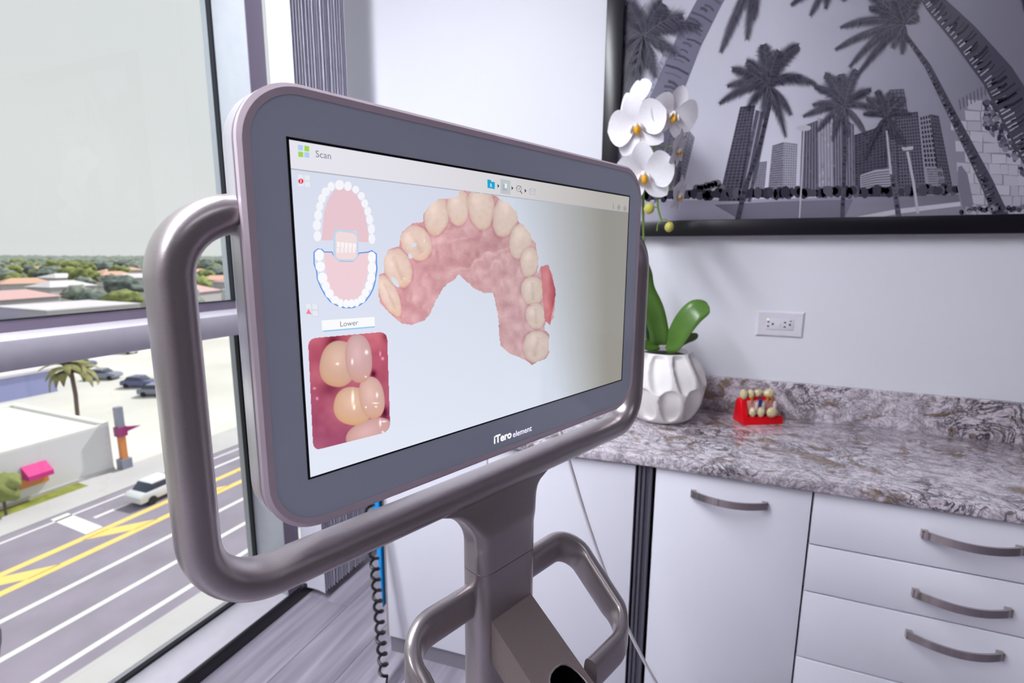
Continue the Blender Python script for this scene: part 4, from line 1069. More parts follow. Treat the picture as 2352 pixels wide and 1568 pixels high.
# ================================================================== ORCHID AND POT
POT = Vector((-0.128, 1.522, TOP + 0.0006)); PR = 0.123; PH = 0.203
def pot_mesh():
    nz_, na = 80, 180; v, f = [], []
    for j in range(nz_ + 1):
        t = j / nz_; z = PH * t
        prof = math.sin(math.pi * (0.205 + 0.595 * t)) ; r0 = PR * (prof ** 0.82)
        if t < 0.04: r0 *= 0.93 + 0.07 * (t / 0.04)
        for i in range(na):
            a = 2 * math.pi * i / na; dsum = 0.0
            for (zc, hh, off, cnt, wd) in ((0.74, 0.30, 0.0, 10, 0.80), (0.27, 0.23, 0.5, 10, 0.82), (0.50, 0.13, 0.25, 11, 0.0)):
                if wd == 0: continue
                q = (a / (2 * math.pi) * cnt + off + 0.07 * math.sin((t - zc) * 9)) % 1.0 - 0.5
                u = q / (wd / 2); w = (t - zc) / hh; wn = w * (0.85 if w > 0 else 1.15)
                e = abs(u) ** 2.2 + abs(wn) ** 2.6
                if e < 1:
                    k = (1 - e); dsum = max(dsum, (k ** 0.40) * (0.80 - 0.42 * u))
            fade = 1.0 if t < .93 else max(0, (1 - t) / .07)
            r = r0 - 0.019 * dsum * fade
            v.append((r * math.cos(a), r * math.sin(a), z))
    for j in range(nz_):
        for i in range(na): f.append([j * na + i, j * na + (i + 1) % na, (j + 1) * na + (i + 1) % na, (j + 1) * na + i])
    rim = v[-na:]; b0_ = len(v)
    for k_, zz in ((0.92, PH - 0.001), (0.88, PH - 0.03)): v.extend([(p[0] * k_, p[1] * k_, zz) for p in rim])
    for s in range(2):
        o1 = (nz_ * na) if s == 0 else b0_; o2 = b0_ + s * na
        for i in range(na): f.append([o1 + i, o1 + (i + 1) % na, o2 + (i + 1) % na, o2 + i])
    f.append([b0_ + na + i for i in range(na)]); f.append(list(range(na))[::-1])
    return v, f
pv, pf_ = pot_mesh()
pot = empty('plant_pot', POT, label='round white ceramic pot with sculpted hollows on the granite counter', cat='pot')
po = pydata('bowl', pv, pf_, M_POT, pot, True)
rtop = math.hypot(pv[80 * 180][0], pv[80 * 180][1])
lathe('soil', [(rtop * 0.86, PH - 0.026), (rtop * 0.85, PH - 0.014), (rtop * 0.4, PH - 0.010), (0.004, PH - 0.009)], M_SOIL, pot, 24)

ORC = Vector((-0.150, 1.50, TOP + PH - 0.015))
orc = empty('orchid', ORC, label='white flowering orchid growing in the sculpted white pot', cat='plant')
def OL(p): return Vector(p) - ORC
def strap_leaf(path, w, m=M_LEAF, fold=0.25, side=None, n=16):
    path = smooth_path([OL(p) for p in path], 6); N = len(path); v, f = [], []
    for i, p in enumerate(path):
        t = i / (N - 1); d = (path[min(N - 1, i + 1)] - path[max(0, i - 1)]).normalized()
        s = (Vector(side) - d * Vector(side).dot(d)).normalized(); up_ = s.cross(d)
        ww = w * (0.42 + 0.58 * math.sin(math.pi * min(1, 0.15 + 0.62 * t))) * (1 if t < .75 else math.sqrt(max(0.0, 1 - ((t - .75) / .25) ** 2)) + 0.01)
        for k in range(5):
            q = (k - 2) / 2; v.append(p + s * (q * ww / 2) + up_ * (abs(q) * ww * fold * .5))
    nn = len(v); 
    for i in range(N - 1):
        for k in range(4): f.append([i * 5 + k, i * 5 + k + 1, (i + 1) * 5 + k + 1, (i + 1) * 5 + k])
    o = pydata('leaf', v, f, m, orc, True); md = o.modifiers.new('th', 'SOLIDIFY'); md.thickness = 0.002; md.offset = 0
    return o
Yp = 1.49
strap_leaf([pY(1516, 792, Yp), pY(1514, 770, Yp - .01), pY(1500, 715, Yp - .02), pY(1478, 668, Yp - .03), pY(1472, 628, Yp - .035), pY(1467, 585, Yp - .045)], 0.062, side=(0.9, 0.35, 0), fold=.3)
strap_leaf([pY(1530, 792, Yp), pY(1548, 785, Yp - .015), pY(1572, 745, Yp - .03), pY(1598, 715, Yp - .03), pY(1630, 706, Yp - .02)], 0.066, side=(0.55, -0.35, -0.75), fold=.15)
strap_leaf([pY(1530, 792, Yp + .01), pY(1550, 790, Yp + .02), pY(1578, 776, Yp + .03), pY(1604, 770, Yp + .04)], 0.034, side=(0.2, 0.5, -0.6), fold=.2)
strap_leaf([pY(1512, 792, Yp), pY(1490, 792, Yp - .03), pY(1466, 776, Yp - .05), pY(1440, 768, Yp - .06)], 0.040, side=(0.1, -0.7, -0.5), fold=.2)
strap_leaf([pY(1508, 792, Yp), pY(1494, 770, Yp), pY(1474, 728, Yp), pY(1458, 696, Yp)], 0.036, side=(0.8, 0.2, 0.4), fold=.3)
sx_ = 1.485
sweep('stake', [OL(pY(1488, 792, sx_)), OL(pY(1478, 560, sx_)), OL(pY(1475, 285, sx_))], circ(0.0035, 8), M_STAKE, orc)
stem = [pY(1492, 792, 1.492), pY(1481, 640, 1.480), pY(1478, 480, 1.478), pY(1482, 380, 1.476), pY(1492, 325, 1.474), pY(1500, 290, 1.470), pY(1498, 300, 1.468), pY(1506, 380, 1.462), pY(1511, 440, 1.46), pY(1511, 475, 1.46), pY(1519, 505, 1.46)]
sweep('flower_stem', smooth_path([OL(p) for p in stem], 6), circ(0.0026, 8), M_STEM, orc)
for a, b, c in (((1511, 440), (1530, 437), (1550, 434)), ((1500, 330), (1520, 338), (1548, 335)), ((1496, 280), (1510, 268), (1530, 258)), ((1519, 505), (1530, 504), (1537, 512)), ((1511, 477), (1504, 476), (1498, 478)), ((1519, 505), (1511, 516), (1509, 530))):
    sweep('pedicel', smooth_path([OL(pY(*q, 1.458)) for q in (a, b, c)], 5), circ(0.0016, 6), M_STEM, orc)
for (bx, by, rx) in ((1491, 479, 0.0145), (1537, 521, 0.0125)):
    me = blob_mesh('bud', rx, 2, 0.08, 2.0, 3, 1.12); me.materials.append(M_BUD); o = new_obj('bud', me, None, orc, True); o.location = OL(pY(bx, by, 1.456))
_pet = {}
def petal_mesh(ln, wd, cup, tip):
    key = (ln, wd, cup, tip)
    if key in _pet: return _pet[key]
    ns, nt_ = 12, 8; v, f = [], []
    for i in range(ns + 1):
        s = i / ns; prof = (math.sin(math.pi * (s ** tip)) ** 0.62) if 0 < s < 1 else 0.0
        prof = max(prof, 0.16 * (1 - s) + 0.02)
        for j in range(nt_ + 1):
            t = j / nt_ * 2 - 1
            v.append((ln * s, wd / 2 * prof * t, cup * ln * (math.sin(math.pi * s * .9) * .5 - .35 * s * s) + 0.10 * wd * t * t * math.sin(math.pi * s)))
    for i in range(ns):
        for j in range(nt_): f.append([i * (nt_ + 1) + j, i * (nt_ + 1) + j + 1, (i + 1) * (nt_ + 1) + j + 1, (i + 1) * (nt_ + 1) + j])
    me = bpy.data.meshes.new('petal'); me.from_pydata(v, [], f); me.update()
    for p in me.polygons: p.use_smooth = True
    me.materials.append(M_PETAL); _pet[key] = me; return me
_lip = blob_mesh('lip', 1.0, 2, 0.2, 2.5, 5, 1.0); _lip.materials.append(M_LIPY)
_lob = blob_mesh('lip_lobe', 1.0, 2, 0.1, 2.0, 6, 1.0); _lob.materials.append(M_LIPW)
_clm = blob_mesh('flower', 1.0, 2, 0.05, 2.0, 8, 1.0); _clm.materials.append(M_LIPW)
for _v in _clm.vertices: _v.co = Vector((_v.co.x * 0.007, _v.co.y * 0.009, _v.co.z * 0.012 + 0.004))
def flower(px, py, Y, size, az, el, roll=0.0, half=False):
    """az/el: turn of the face away from the camera (degrees)"""
    c = pY(px, py, Y); to = (CAM - c).normalized()
    to = Matrix.Rotation(math.radians(az), 3, 'Z') @ to
    rt_ = Vector((0, 0, 1)).cross(to).normalized(); to = Matrix.Rotation(math.radians(-el), 3, rt_) @ to
    up_ = to.cross(rt_); rot = Matrix((rt_, up_, to)).transposed() @ Matrix.Rotation(math.radians(roll), 3, 'Z')
    core = bpy.data.objects.new('flower', _clm); COL.objects.link(core); core.parent = orc
    core.matrix_local = Matrix.Translation(OL(c)) @ rot.to_4x4()
    core_m = Matrix.Translation(OL(c)) @ rot.to_4x4()
    def kid(name, me, mloc_):
        o = bpy.data.objects.new(name, me); COL.objects.link(o); o.parent = core; o.matrix_local = core_m.inverted() @ (Matrix.Translation(OL(c)) @ rot.to_4x4() @ mloc_)
        for p in me.polygons: p.use_smooth = True
    S = size
    big = petal_mesh(0.50, 0.60, 0.10, 1.15); sep = petal_mesh(0.52, 0.36, 0.12, 1.05)
    for ang, me, zo, tilt in ((90, sep, -0.006, 8), (228, sep, -0.006, 6), (312, sep, -0.006, 6), (8, big, 0.0, 4), (172, big, 0.001, 4)):
        kid('petal', me, Matrix.Translation((0, 0, zo * S * 8)) @ Matrix.Rotation(math.radians(ang), 4, 'Z') @ Matrix.Rotation(math.radians(-tilt), 4, 'Y') @ Matrix.Translation((0.02 * S, 0, 0)) @ Matrix.Diagonal((S, S, S, 1)))
    kid('lip', _lip, Matrix.Translation((0, -0.09 * S, 0.10 * S)) @ Matrix.Diagonal((0.055 * S, 0.075 * S, 0.07 * S, 1)))
    for s in (-1, 1): kid('lip_lobe', _lob, Matrix.Translation((s * 0.085 * S, -0.045 * S, 0.10 * S)) @ Matrix.Rotation(s * .5, 4, 'Z') @ Matrix.Diagonal((0.030 * S, 0.07 * S, 0.06 * S, 1)))
flower(1464, 288, 1.440, 0.155, -14, 6, 14)
flower(1478, 400, 1.436, 0.158, 4, 0, 8)
flower(1546, 262, 1.462, 0.132, 24, 0, -12)
flower(1462, 232, 1.470, 0.120, -52, 30, 20)
flower(1554, 342, 1.456, 0.100, 74, 0, 0)
flower(1556, 446, 1.452, 0.094, 72, -4, 0)

# ================================================================== TEETH MODEL
tm = empty('tooth_model', (0.100, 1.530, TOP + 0.0006), math.radians(29), label='red based teaching model of teeth and implants on the counter', cat='dental model')
prism('base', [(0.0, 0.0), (0.058, 0.0), (0.055, 0.022), (0.006, 0.022)], 0.0, 0.124, M_RED, tm, 0.0025, 2, axis='X')
prism('end_wall', [(0.001, 0.010), (0.056, 0.010), (0.046, 0.066), (0.036, 0.072), (0.022, 0.066), (0.014, 0.04)], -0.0005, 0.019, M_RED, tm, 0.003, 2, axis='X', bev_vert=True)
box('gum_block', (0.020, 0.020, 0.022), (0.106, 0.044, 0.066), M_PINKC, tm, 0.003)
for (x0, x1) in ((0.044, 0.052), (0.062, 0.072), (0.100, 0.108)): box('bone_block', (x0, 0.015, 0.024), (x1, 0.021, 0.062), M_WHITEB, tm, 0.002)
def tooth(x, y, z, sx, sy, sz, seed, par, root=None):
    me = blob_mesh('tooth', 1.0, 3, 0.16, 1.6, seed, 1.0)
    for v in me.vertices:
        if v.co.z > .35: v.co.z = .35 + (v.co.z - .35) * .8 + 0.10 * math.sin(v.co.x * 6) * math.cos(v.co.y * 6)
    me.materials.append(M_TOOTH); o = new_obj('tooth', me, None, par, True); o.location = (x, y, z); o.scale = (sx, sy, sz)
    if root:
        for dx in root:
            r_ = lathe('root', [(0.0045, 0.0), (0.0035, -0.015), (0.0012, -0.030)][::-1], M_ROOT, par, 12, (x + dx, y - 0.008, z - 0.006))
tooth(0.012, 0.030, 0.083, 0.0115, 0.011, 0.0165, 1, tm)
tooth(0.034, 0.030, 0.083, 0.0095, 0.010, 0.0150, 2, tm, (0.0,))
tooth(0.057, 0.030, 0.086, 0.0115, 0.011, 0.0120, 3, tm)
tooth(0.090, 0.030, 0.083, 0.0165, 0.013, 0.0155, 4, tm, (-0.007, 0.007))
tooth(0.030, 0.008, 0.036, 0.0100, 0.009, 0.0150, 5, tm)
tooth(0.055, 0.007, 0.035, 0.0105, 0.009, 0.0150, 6, tm)
tooth(0.089, 0.006, 0.034, 0.0165, 0.010, 0.0155, 7, tm)
lathe('implant_screw', [(0.0025, 0.0), (0.0042, 0.012), (0.0046, 0.022)], M_BLUEP, tm, 12, (0.057, 0.017, 0.050))
prism('gum_ridge', [(0.022, 0.064), (0.046, 0.064), (0.042, 0.074), (0.026, 0.074)], 0.018, 0.106, M_RED, tm, 0.002, 2, axis='X')

# ================================================================== WALL OUTLET
ou = empty('wall_outlet', (0.184, 1.6799, 1.023), label='white horizontal wall outlet plate above the backsplash', cat='outlet')
bm = bmesh.new()
fr = [(-0.0645, 0.0395), (0.0645, 0.0395), (0.0645, -0.0395), (-0.0645, -0.0395)]
vb = [bm.verts.new((a, 0, b)) for a, b in fr]; vf = [bm.verts.new((a * .90, -0.006, b * .85)) for a, b in fr]
for i in range(4): bm.faces.new([vb[i], vb[(i + 1) % 4], vf[(i + 1) % 4], vf[i]])
bm.faces.new(vf[::-1]); bm.faces.new(vb); from_bm('plate', bm, M_PLATE, ou)
ins_o = box('receptacle', (-0.036, -0.0078, -0.0165), (0.036, -0.006, 0.0165), M_PLATE, ou, 0.0012)
for (x, z, w, h, m) in ((-0.031, 0.006, 0.006, 0.004, M_HOLE), (-0.031, -0.007, 0.006, 0.004, M_HOLE), (-0.019, 0.0, 0.005, 0.006, M_HOLE), (0.013, 0.006, 0.006, 0.004, M_HOLE), (0.013, -0.007, 0.006, 0.004, M_HOLE), (0.026, 0.0, 0.005, 0.006, M_HOLE)):
    box('socket_slot', (x - w / 2, -0.0082, z - h / 2), (x + w / 2, -0.0077, z + h / 2), m, ins_o)
box('indicator_light', (-0.0355, -0.0086, 0.0115), (-0.0305, -0.0077, 0.0155), M_LEDW, ins_o, 0.0008)
box('indicator_light', (0.0255, -0.0086, 0.0085), (0.0295, -0.0077, 0.0125), M_LEDLIT, ins_o, 0.0008)
box('test_button', (-0.006, -0.0088, -0.007), (0.004, -0.0078, 0.007), M_PLATE, ins_o, 0.0008)

# ================================================================== BLUE SLEEVE AND COILED CORD BY THE CABINET END
bs = empty('blue_sleeve', (-0.876, 1.150, 0.0), AT, label='bright blue plastic sleeve hanging against the cabinet end', cat='sleeve')
prism('sheet', [(-0.030, 0.70), (-0.002, 0.70), (-0.002, 0.16), (-0.006, 0.15), (-0.030, 0.52)], -0.008, 0.050, M_BLUE, bs, 0.003, 2, axis='Y')
box('hanging_tab', (-0.020, 0.01, 0.69), (0.004, 0.03, 0.7185), M_BLUE, bs, 0.002)
hz = []
t0 = pY(856, 1240, 1.07); t1 = pY(884, 1575, 1.02)
t0 = Vector((t0.x, t0.y, t0.z)); n_t = 30
topz = 0.70; dirv = (t0 - t1) / (t0.z - t1.z); tt0 = t1 + dirv * (topz - t1.z)
cc_base = Vector((t1.x, t1.y, 0.0))
cc = empty('coiled_cord', cc_base, label='black coiled cord hanging beside the white cabinet', cat='cord')
steps = 22 * 12
bot = t1 + dirv * (0.05 - t1.z)
for i in range(steps + 1):
    t = i / steps; c = tt0.lerp(bot, t); a = 2 * math.pi * i / 12
    hz.append(c + Vector((0.0115 * math.cos(a), 0.0115 * math.sin(a), 0)) - cc_base)
sweep('coil', hz, circ(0.0044, 6), M_CORDB, cc)
tail = [hz[-1], hz[-1] + Vector((0.004, -0.01, -0.03)), Vector((hz[-1].x + .03, hz[-1].y - .03, 0.005)), Vector((hz[-1].x + .12, hz[-1].y - .02, 0.0045)), Vector((hz[-1].x + .2, hz[-1].y + .03, 0.0045))]
sweep('tail', smooth_path(tail, 6), circ(0.0034, 6), M_CORDB, cc)
sweep('lead', smooth_path([hz[0], hz[0] + Vector((0.004, 0.004, 0.03)), hz[0] + Vector((0.0, 0.0, 0.10)), hz[0] + Vector((-0.02, 0.01, 0.20))], 6), circ(0.0036, 6), M_CORDB, cc)

# ================================================================== STOOL BY THE WINDOW
stl = empty('stool', (-1.066, 0.176, 0), label='navy padded round stool beside the window', cat='stool')
lathe('seat', [(0.165, 0.585), (0.184, 0.600), (0.190, 0.630), (0.184, 0.660), (0.165, 0.674), (0.05, 0.680)], M_STOOL, stl, 40)
lathe('seat_plate', [(0.11, 0.572), (0.12, 0.585)], M_CHROME, stl, 24)
lathe('gas_lift', [(0.03, 0.10), (0.03, 0.36), (0.018, 0.365), (0.018, 0.572)], M_CHROME, stl, 18)
for k in range(5):
    a = 2 * math.pi * k / 5 + .5; d = Vector((math.cos(a), math.sin(a), 0))
    lg = sweep('leg', [d * 0.02 + Vector((0, 0, .10)), d * 0.12 + Vector((0, 0, .085)), d * 0.205 + Vector((0, 0, .06))], circ(0.009, 8, 0.016), M_CHROME, stl, ref=(0, 0, 1))
    bm = bmesh.new(); bmesh.ops.create_cone(bm, cap_ends=True, segments=16, radius1=0.025, radius2=0.025, depth=0.02)
    bmesh.ops.rotate(bm, cent=(0, 0, 0), matrix=Matrix.Rotation(math.pi / 2, 3, 'Y'), verts=bm.verts); bmesh.ops.translate(bm, vec=d * 0.20 + Vector((0, 0, 0.0255)), verts=bm.verts); from_bm('caster', bm, M_SLOT, lg, True)
# ================================================================== STREET AND TOWN BELOW THE WINDOW
ZG = CAM.z - 18.0
M_ASPH = mat('asphalt', (146, 138, 154), 0.85, noise=(0.35, 0.10))
M_CONC = mat('pale_concrete', (196, 194, 196), 0.85, noise=(0.12, 0.10))
M_LOT = mat('parking_lot', (216, 214, 208), 0.85, noise=(0.08, 0.10))
M_LINE = mat('white_road_paint', (226, 226, 226), 0.7)
M_YEL = mat('yellow_road_paint', (236, 204, 118), 0.7)
M_GRASS = mat('verge_grass', (146, 152, 62), 0.95, noise=(1.2, 0.25))
M_LAND = mat('town_ground', (128, 130, 122), 0.95, noise=(0.02, 0.30))
M_SHOPW = mat('shop_wall_white', (218, 218, 222), 0.8)
M_SHOPR = mat('shop_roof_white', (232, 232, 228), 0.8)
M_PINK = mat('pink_sign', (206, 40, 132), 0.5)
M_ORANGE = mat('orange_panel', (212, 134, 70), 0.6)
M_MAG = mat('magenta_block', (150, 34, 108), 0.5)
M_LAV = mat('lavender_wall', (150, 154, 200), 0.8)
M_ROOFP = mat('pink_roof_tiles', (200, 164, 164), 0.8)
M_ROOFW = mat('pale_roof', (208, 204, 210), 0.8)
M_ROOFO = mat('orange_roof_tiles', (206, 166, 146), 0.8)
M_HWALL = mat('house_wall', (206, 200, 204), 0.85)
M_TRUNK = mat('tree_bark', (96, 80, 70), 0.9)
M_T1 = mat('foliage_olive', (150, 160, 92), 0.95, noise=(0.5, 0.35))
M_T2 = mat('foliage_deep', (124, 138, 132), 0.95, noise=(0.5, 0.35))
M_T3 = mat('foliage_grey_green', (146, 156, 146), 0.95, noise=(0.5, 0.3))
M_PALM = mat('palm_fronds', (142, 140, 92), 0.9, noise=(1.0, 0.3))
M_CARB = mat('car_paint_blue', (92, 96, 136), 0.35)
M_CARW = mat('car_paint_white', (222, 224, 230), 0.35)
M_CARG = mat('car_paint_grey', (134, 138, 156), 0.35)
M_CARGL = mat('car_window', (60, 66, 84), 0.15)
M_TYRE = mat('tyre', (30, 30, 34), 0.8)
tag(box('town_ground', (-3200, -1500, ZG - 1.0), (-8, 3200, ZG - 0.10), M_LAND), kind='structure')
tag(box('parking_lot', (-118, 12, ZG - 0.10), (-46.0, 140, ZG - 0.02), M_LOT), kind='structure')
tag(box('pavement', (-24.6, -70, ZG - 0.10), (-9, 260, ZG + 0.10), M_CONC), kind='structure')
road = tag(box('road', (-41.4, -70, ZG - 0.10), (-24.6, 260, ZG), M_ASPH), kind='structure')
tag(box('pavement', (-44.4, -70, ZG - 0.10), (-41.4, 260, ZG + 0.12), M_CONC), kind='structure')
tag(box('verge', (-46.0, -70, ZG - 0.10), (-44.4, 22.0, ZG + 0.08), M_GRASS), kind='structure')
tag(box('forecourt', (-46.0, 22.0, ZG - 0.10), (-44.4, 260, ZG + 0.06), M_CONC), kind='structure')
def mark(name, pts, m): 
    o = prism(name, pts, ZG + 0.001, ZG + 0.012, m, road); return o
for x, w in ((-25.7, 0.34), (-28.6, 0.34), (-31.7, 0.34), (-40.6, 0.20)):
    mark('lane_line', [(x - w / 2, -60), (x + w / 2, -60), (x + w / 2, 240), (x - w / 2, 240)], M_LINE)
for x in (-34.4, -36.5): mark('centre_line', [(x - .26, -60), (x + .26, -60), (x + .26, 240), (x - .26, 240)], M_YEL)
for y in np.arange(-22, 120, 5.6): mark('hatch_line', [(-36.3, y), (-36.3, y + 1.5), (-34.6, y + 3.6), (-34.6, y + 2.1)], M_YEL)
mark('stop_line', [(-41.2, 17.9), (-41.2, 18.9), (-36.9, 18.7), (-36.9, 17.7)], M_LINE)
mark('lane_line', [(-38.9, 19.2), (-38.6, 19.2), (-38.6, 60), (-38.9, 60)], M_LINE)
# corner shop
sh_ = empty('shop', (-52.8, 14.0, ZG), label='flat roofed white shop with a pink sign across the street', cat='building')
def sbox(n, lo, hi, m, par=sh_, bev=0): return box(n, (lo[0] + 52.8, lo[1] - 14.0, lo[2]), (hi[0] + 52.8, hi[1] - 14.0, hi[2]), m, par, bev)
sbox('walls', (-59.6, -6, -0.05), (-46.0, 24.7, 3.95), M_SHOPW)
rf = sbox('roof', (-59.6, -6, 3.95), (-46.0, 24.7, 4.02), M_SHOPR)
for lo, hi in (((-59.6, 24.3, 4.02), (-46.0, 24.7, 4.26)), ((-46.3, -6, 4.02), (-46.0, 24.3, 4.14)), ((-59.6, -6, 4.02), (-59.3, 24.3, 4.26))): sbox('parapet', lo, hi, M_SHOPR, rf)
sbox('sign_board', (-46.0, 18.5, 1.05), (-45.8, 20.2, 1.75), M_ORANGE)
prism('awning', [(0.0, 0.0), (0.0, 0.95), (0.9, 0.35), (0.9, 0.0)], 0.0, 1.5, M_PINK, sh_, axis='Y').location = (-46.0 + 52.8, 18.75 - 14.0, 1.70)
sbox('wall_foot', (-46.0, -6, 0.0), (-45.9, 24.7, 0.3), M_CONC)
# totem at the shop corner
tt = empty('sign_totem', (-45.6, 25.3, ZG), label='tall street corner sign post in grey, magenta and orange', cat='sign post')
box('base_block', (-0.4, -0.4, 0.0), (0.4, 0.4, 0.9), M_CARG, tt); box('orange_shaft', (-0.22, -0.22, 0.9), (0.22, 0.22, 2.9), M_ORANGE, tt)
box('magenta_block', (-0.34, -0.34, 2.9), (0.34, 0.34, 3.7), M_MAG, tt); prism('pennant', [(0.34, 3.1), (0.34, 3.6), (1.6, 3.32)], -0.05, 0.05, M_MAG, tt, axis='X')
box('grey_top', (-0.25, -0.25, 3.7), (0.25, 0.25, 5.4), M_CARG, tt)
# far lavender building and pale sheds
def block(name, label, x0, x1, y0, y1, h, wm, rm, n_win=0):
    e = empty(name, ((x0 + x1) / 2, (y0 + y1) / 2, ZG), label=label, cat='building'); cx_, cy_ = (x0 + x1) / 2, (y0 + y1) / 2
    box('walls', (x0 - cx_, y0 - cy_, -0.05), (x1 - cx_, y1 - cy_, h), wm, e); box('roof', (x0 - cx_ - .2, y0 - cy_ - .2, h), (x1 - cx_ + .2, y1 - cy_ + .2, h + .3), rm, e)
    for k in range(n_win):
        yy = y0 - cy_ + (y1 - y0) * (k + .5) / n_win; box('window', (x1 - cx_, yy - .7, h * .35), (x1 - cx_ + .06, yy + .7, h * .72), M_CARGL, e)
    return e
block('workshop', 'low lavender walled building behind the white shop', -92, -80, 12, 37.6, 2.9, M_LAV, M_ROOFW)
block('warehouse', 'long low white warehouse beyond the parking lot', -150, -128, 118, 152, 6.5, M_SHOPW, M_SHOPR, 5)
block('apartment_house', 'lavender grey block of flats with dark windows in the distance', -168, -150, 38, 58, 8.5, M_LAV, M_ROOFW, 6)
block('depot', 'pale flat roofed depot beside the block of flats', -162, -140, 66, 86, 5.0, M_HWALL, M_ROOFW, 4)
# cars
def car_proto(m):
    e = empty('car', (0, 0, 0))
    prism('body', [(-2.2, 0.35), (2.2, 0.35), (2.25, 0.75), (1.9, 0.95), (1.0, 1.02), (-2.0, 1.02), (-2.25, 0.8)], -0.88, 0.88, m, e, 0.06, 2, axis='Y')
    prism('cabin', [(-1.75, 1.0), (1.05, 1.0), (0.35, 1.48), (-1.25, 1.50)], -0.76, 0.76, M_CARGL, e, 0.05, 2, axis='Y')
    prism('car_roof', [(-1.25, 1.49), (0.35, 1.47), (0.25, 1.54), (-1.1, 1.56)], -0.74, 0.74, m, e, axis='Y')
    for sx in (-1.4, 1.4):
        for sy in (-0.82, 0.82):
            bm = bmesh.new(); bmesh.ops.create_cone(bm, cap_ends=True, segments=14, radius1=0.33, radius2=0.33, depth=0.2)
            bmesh.ops.rotate(bm, cent=(0, 0, 0), matrix=Matrix.Rotation(math.pi / 2, 3, 'X'), verts=bm.verts); bmesh.ops.translate(bm, vec=(sx, sy, 0.33), verts=bm.verts); from_bm('wheel', bm, M_TYRE, e)
    return e
def clone(root):
    r = root.copy(); COL.objects.link(r)
    for ch in root.children:
        c = ch.copy(); COL.objects.link(c); c.parent = r
    return r
pA_, pB_, pC_ = car_proto(M_CARB), car_proto(M_CARW), car_proto(M_CARG)
used = set()
for (proto, x, y, rz, lb) in ((pA_, -72.5, 43.4, 20, 'dark blue car alone in the open lot'), (pC_, -66.0, 41.6, 25, 'grey car parked next to the dark blue car'), (pA_, -94, 47.6, 15, 'dark blue car parked behind the palm tree'), (pC_, -82, 44.2, 25, 'grey car parked just right of the palm'), (pB_, -37.9, 23.4, 92, 'white car driving past the corner shop'), (pB_, -100, 58, 10, 'white car at the far edge of the lot'), (pC_, -104, 52, 5, 'grey car at the far edge of the lot'), (pB_, -38.0, 34.5, 90, 'white car further up the road past the junction')):
    c = proto if proto.name not in used else clone(proto)
    used.add(proto.name); c.location = (x, y, ZG + (0 if x > -41.4 else -0.02)); c.rotation_euler = (0, 0, math.radians(rz)); tag(c, lb, 'car', 'cars below the window')
# palm and small trees
def frond_mesh(n=7):
    v, f = [], []
    for i in range(n + 1):
        t = i / n; r = 2.0 * t; z = 0.9 * math.sin(t * 2.2) - 1.1 * t * t; w = 0.42 * math.sin(math.pi * (0.1 + .88 * t))
        v += [(r, -w, z - .15 * w), (r, 0, z + .1), (r, w, z - .15 * w)]
    for i in range(n):
        for k in range(2): f.append([i * 3 + k, i * 3 + k + 1, i * 3 + k + 4, i * 3 + k + 3])
    return v, f
def palm(loc, h, label, s=1.0):
    e = empty('palm_tree', loc, label=label, cat='palm tree')
    sweep('trunk', [(0, 0, -0.1), (0.1, 0.05, h * .5), (0, 0, h)], circ(0.2, 10), M_TRUNK, e)
    v, f = frond_mesh(); me0 = None; rr_ = random.Random(3)
    for k in range(26):
        if me0 is None: o = pydata('frond', v, f, M_PALM, e, True); me0 = o.data
        else: o = bpy.data.objects.new('frond', me0); COL.objects.link(o); o.parent = e
        o.location = (0, 0, h); o.rotation_euler = (rr_.uniform(-.3, .3), rr_.uniform(-1.1, 0.7), k * 2.4); o.scale = (s, s, s)
palm((-64.8, 31.9, ZG - 0.02), 5.2, 'tall fan palm standing behind the white shop', 1.35)
def small_tree(loc, h, r, label, m):
    e = empty('street_tree', loc, label=label, cat='tree'); sweep('trunk', [(0, 0, 0), (0, 0, h * .6)], circ(0.09, 8), M_TRUNK, e)
    me = blob_mesh('crown', r, 3, 0.5, 2.2, 4, 1.0); me.materials.append(m); o = new_obj('crown', me, None, e, True); o.location = (0, 0, h * .78)
small_tree((-44.5, 17.0, ZG + 0.07), 2.6, 0.95, 'small yellow green street tree in front of the white shop', M_T1)
small_tree((-43.0, 44.0, ZG + 0.11), 4.5, 1.8, 'round grey green street tree beside the road past the junction', M_T3)
small_tree((-44.0, 58.0, ZG + 0.11), 6.0, 2.6, 'large deep green street tree beside the road', M_T2)
# town trees
rt2 = random.Random(21); tmesh = []
for k in range(9):
    bm = bmesh.new(); bmesh.ops.create_icosphere(bm, subdivisions=3, radius=1.0)
    for v in bm.verts:
        d = v.co.normalized(); kk = 1 + .45 * mnoise.noise(d * 2.0 + Vector((k * 5, 0, 0))) + .28 * mnoise.noise(d * 5.5 + Vector((k * 3, 2, 0)))
        v.co = Vector((d.x * 4.6 * kk, d.y * 4.6 * kk, 4.6 + d.z * 3.6 * kk))
    r_ = bmesh.ops.create_cone(bm, cap_ends=False, segments=6, radius1=.35, radius2=.25, depth=4.0); bmesh.ops.translate(bm, vec=(0, 0, 1.5), verts=r_['verts'])
    me = bpy.data.meshes.new('town_tree'); bm.to_mesh(me); bm.free(); me.materials.append([M_T1, M_T2, M_T3][k % 3])
    for p in me.polygons: p.use_smooth = True
    tmesh.append(me)
kinds = ['olive green leafy tree among the distant houses', 'deep green leafy tree among the distant houses', 'grey green leafy tree among the distant houses']
def wedge(dmin, dmax):
    d = math.sqrt(rt2.uniform(dmin ** 2, dmax ** 2)); a = math.radians(rt2.uniform(46, 71.5)); return -d * math.sin(a), d * math.cos(a)
cnt = 0; hs = []
house_lab = {0: ('pink tiled roof house among the distant trees', M_ROOFP), 1: ('pale grey roofed house among the distant trees', M_ROOFW), 2: ('orange tiled roof house among the distant trees', M_ROOFO)}
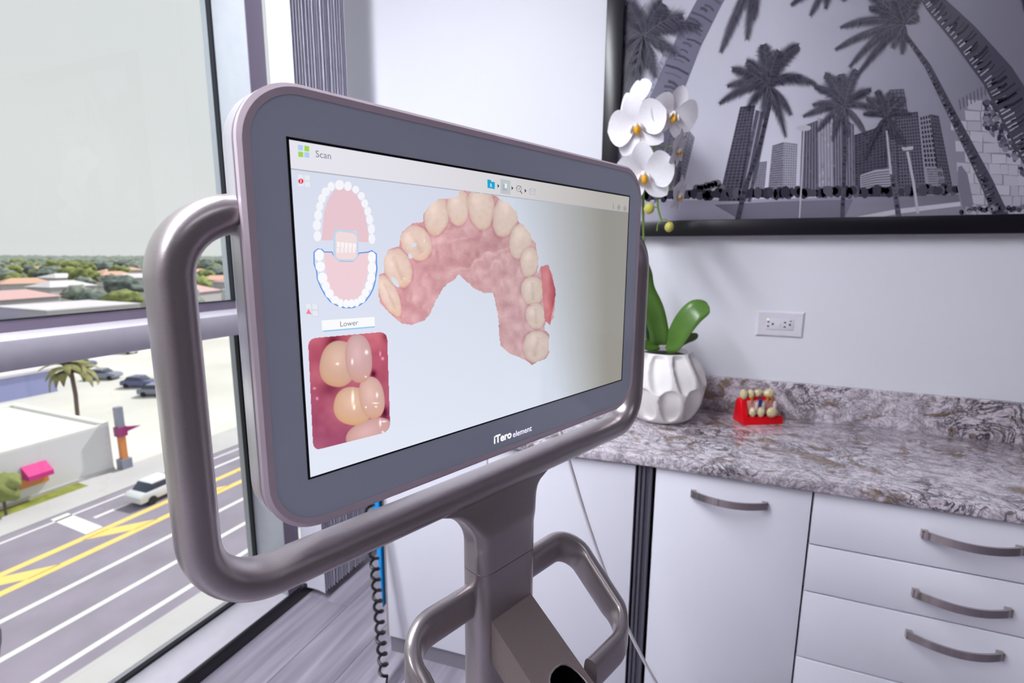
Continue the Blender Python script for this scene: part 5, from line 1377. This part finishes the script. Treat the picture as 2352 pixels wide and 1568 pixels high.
hmw = None; rfm = {}
for k in range(44):
    x, y = wedge(165, 620)
    if any((x - a) ** 2 + (y - b) ** 2 < 700 for a, b in hs) or (x > -190 and y < 100 and y > 20) or (x > -170 and y > 100 and y < 170): continue
    hs.append((x, y)); q = k % 3 if k % 4 else 1; e = empty('house', (x, y, ZG - 0.11), rt2.uniform(-.4, .4), label=house_lab[q][0], cat='house', group='houses in the distant town')
    if hmw is None:
        w_ = box('walls', (-7, -9, 0), (7, 9, 4.2), M_HWALL, e); hmw = w_.data
    else: w_ = bpy.data.objects.new('walls', hmw); COL.objects.link(w_); w_.parent = e
    if q not in rfm:
        o = pydata('roof', [(-7.6, -9.6, 4.2), (7.6, -9.6, 4.2), (7.6, 9.6, 4.2), (-7.6, 9.6, 4.2), (0, -4.5, 6.6), (0, 4.5, 6.6)], [[0, 1, 4], [1, 2, 5, 4], [2, 3, 5], [3, 0, 4, 5], [3, 2, 1, 0]], house_lab[q][1], e); rfm[q] = o.data
    else: o = bpy.data.objects.new('roof', rfm[q]); COL.objects.link(o); o.parent = e
tps = []
for k in range(330):
    x, y = wedge(150, 260) if k < 45 else (wedge(240, 480) if k < 140 else wedge(450, 950))
    if any((x - a) ** 2 + (y - b) ** 2 < 420 for a, b in hs) or (x > -172 and y < 90 and y > 30) or (x > -166 and y > 104 and y < 166) or any((x - a) ** 2 + (y - b) ** 2 < 260 for a, b in tps): continue
    tps.append((x, y))
    o = bpy.data.objects.new('town_tree', tmesh[k % 9]); COL.objects.link(o); s = rt2.uniform(.75, 1.25) * (1 if k < 140 else 1.15)
    o.location = (x, y, ZG - 0.12); o.scale = (s * 1.15, s * 1.15, s); o.rotation_euler = (0, 0, rt2.uniform(0, 6.28)); tag(o, kinds[k % 3], 'tree', 'leafy trees of the distant town'); cnt += 1
# canopy to the horizon
ico = bmesh.new(); bmesh.ops.create_icosphere(ico, subdivisions=1, radius=1.0)
iv = [v.co.copy() for v in ico.verts]; jf = [[v.index for v in f.verts] for f in ico.faces]; ico.free()
V, Fc = [], []
for k in range(1400):
    x, y = wedge(1010, 2900); s = rt2.uniform(8, 15); b0_ = len(V)
    V += [(x + v.x * s * 1.6, y + v.y * s * 1.6, ZG + max(-2, v.z * s * .75 * rt2.uniform(.8, 1.2))) for v in iv]; Fc += [[b0_ + i for i in f] for f in jf]
o = pydata('tree_canopy', V, Fc, M_T3, None, True); tag(o, 'hazy green treetops stretching to the horizon', 'trees', kind='stuff')
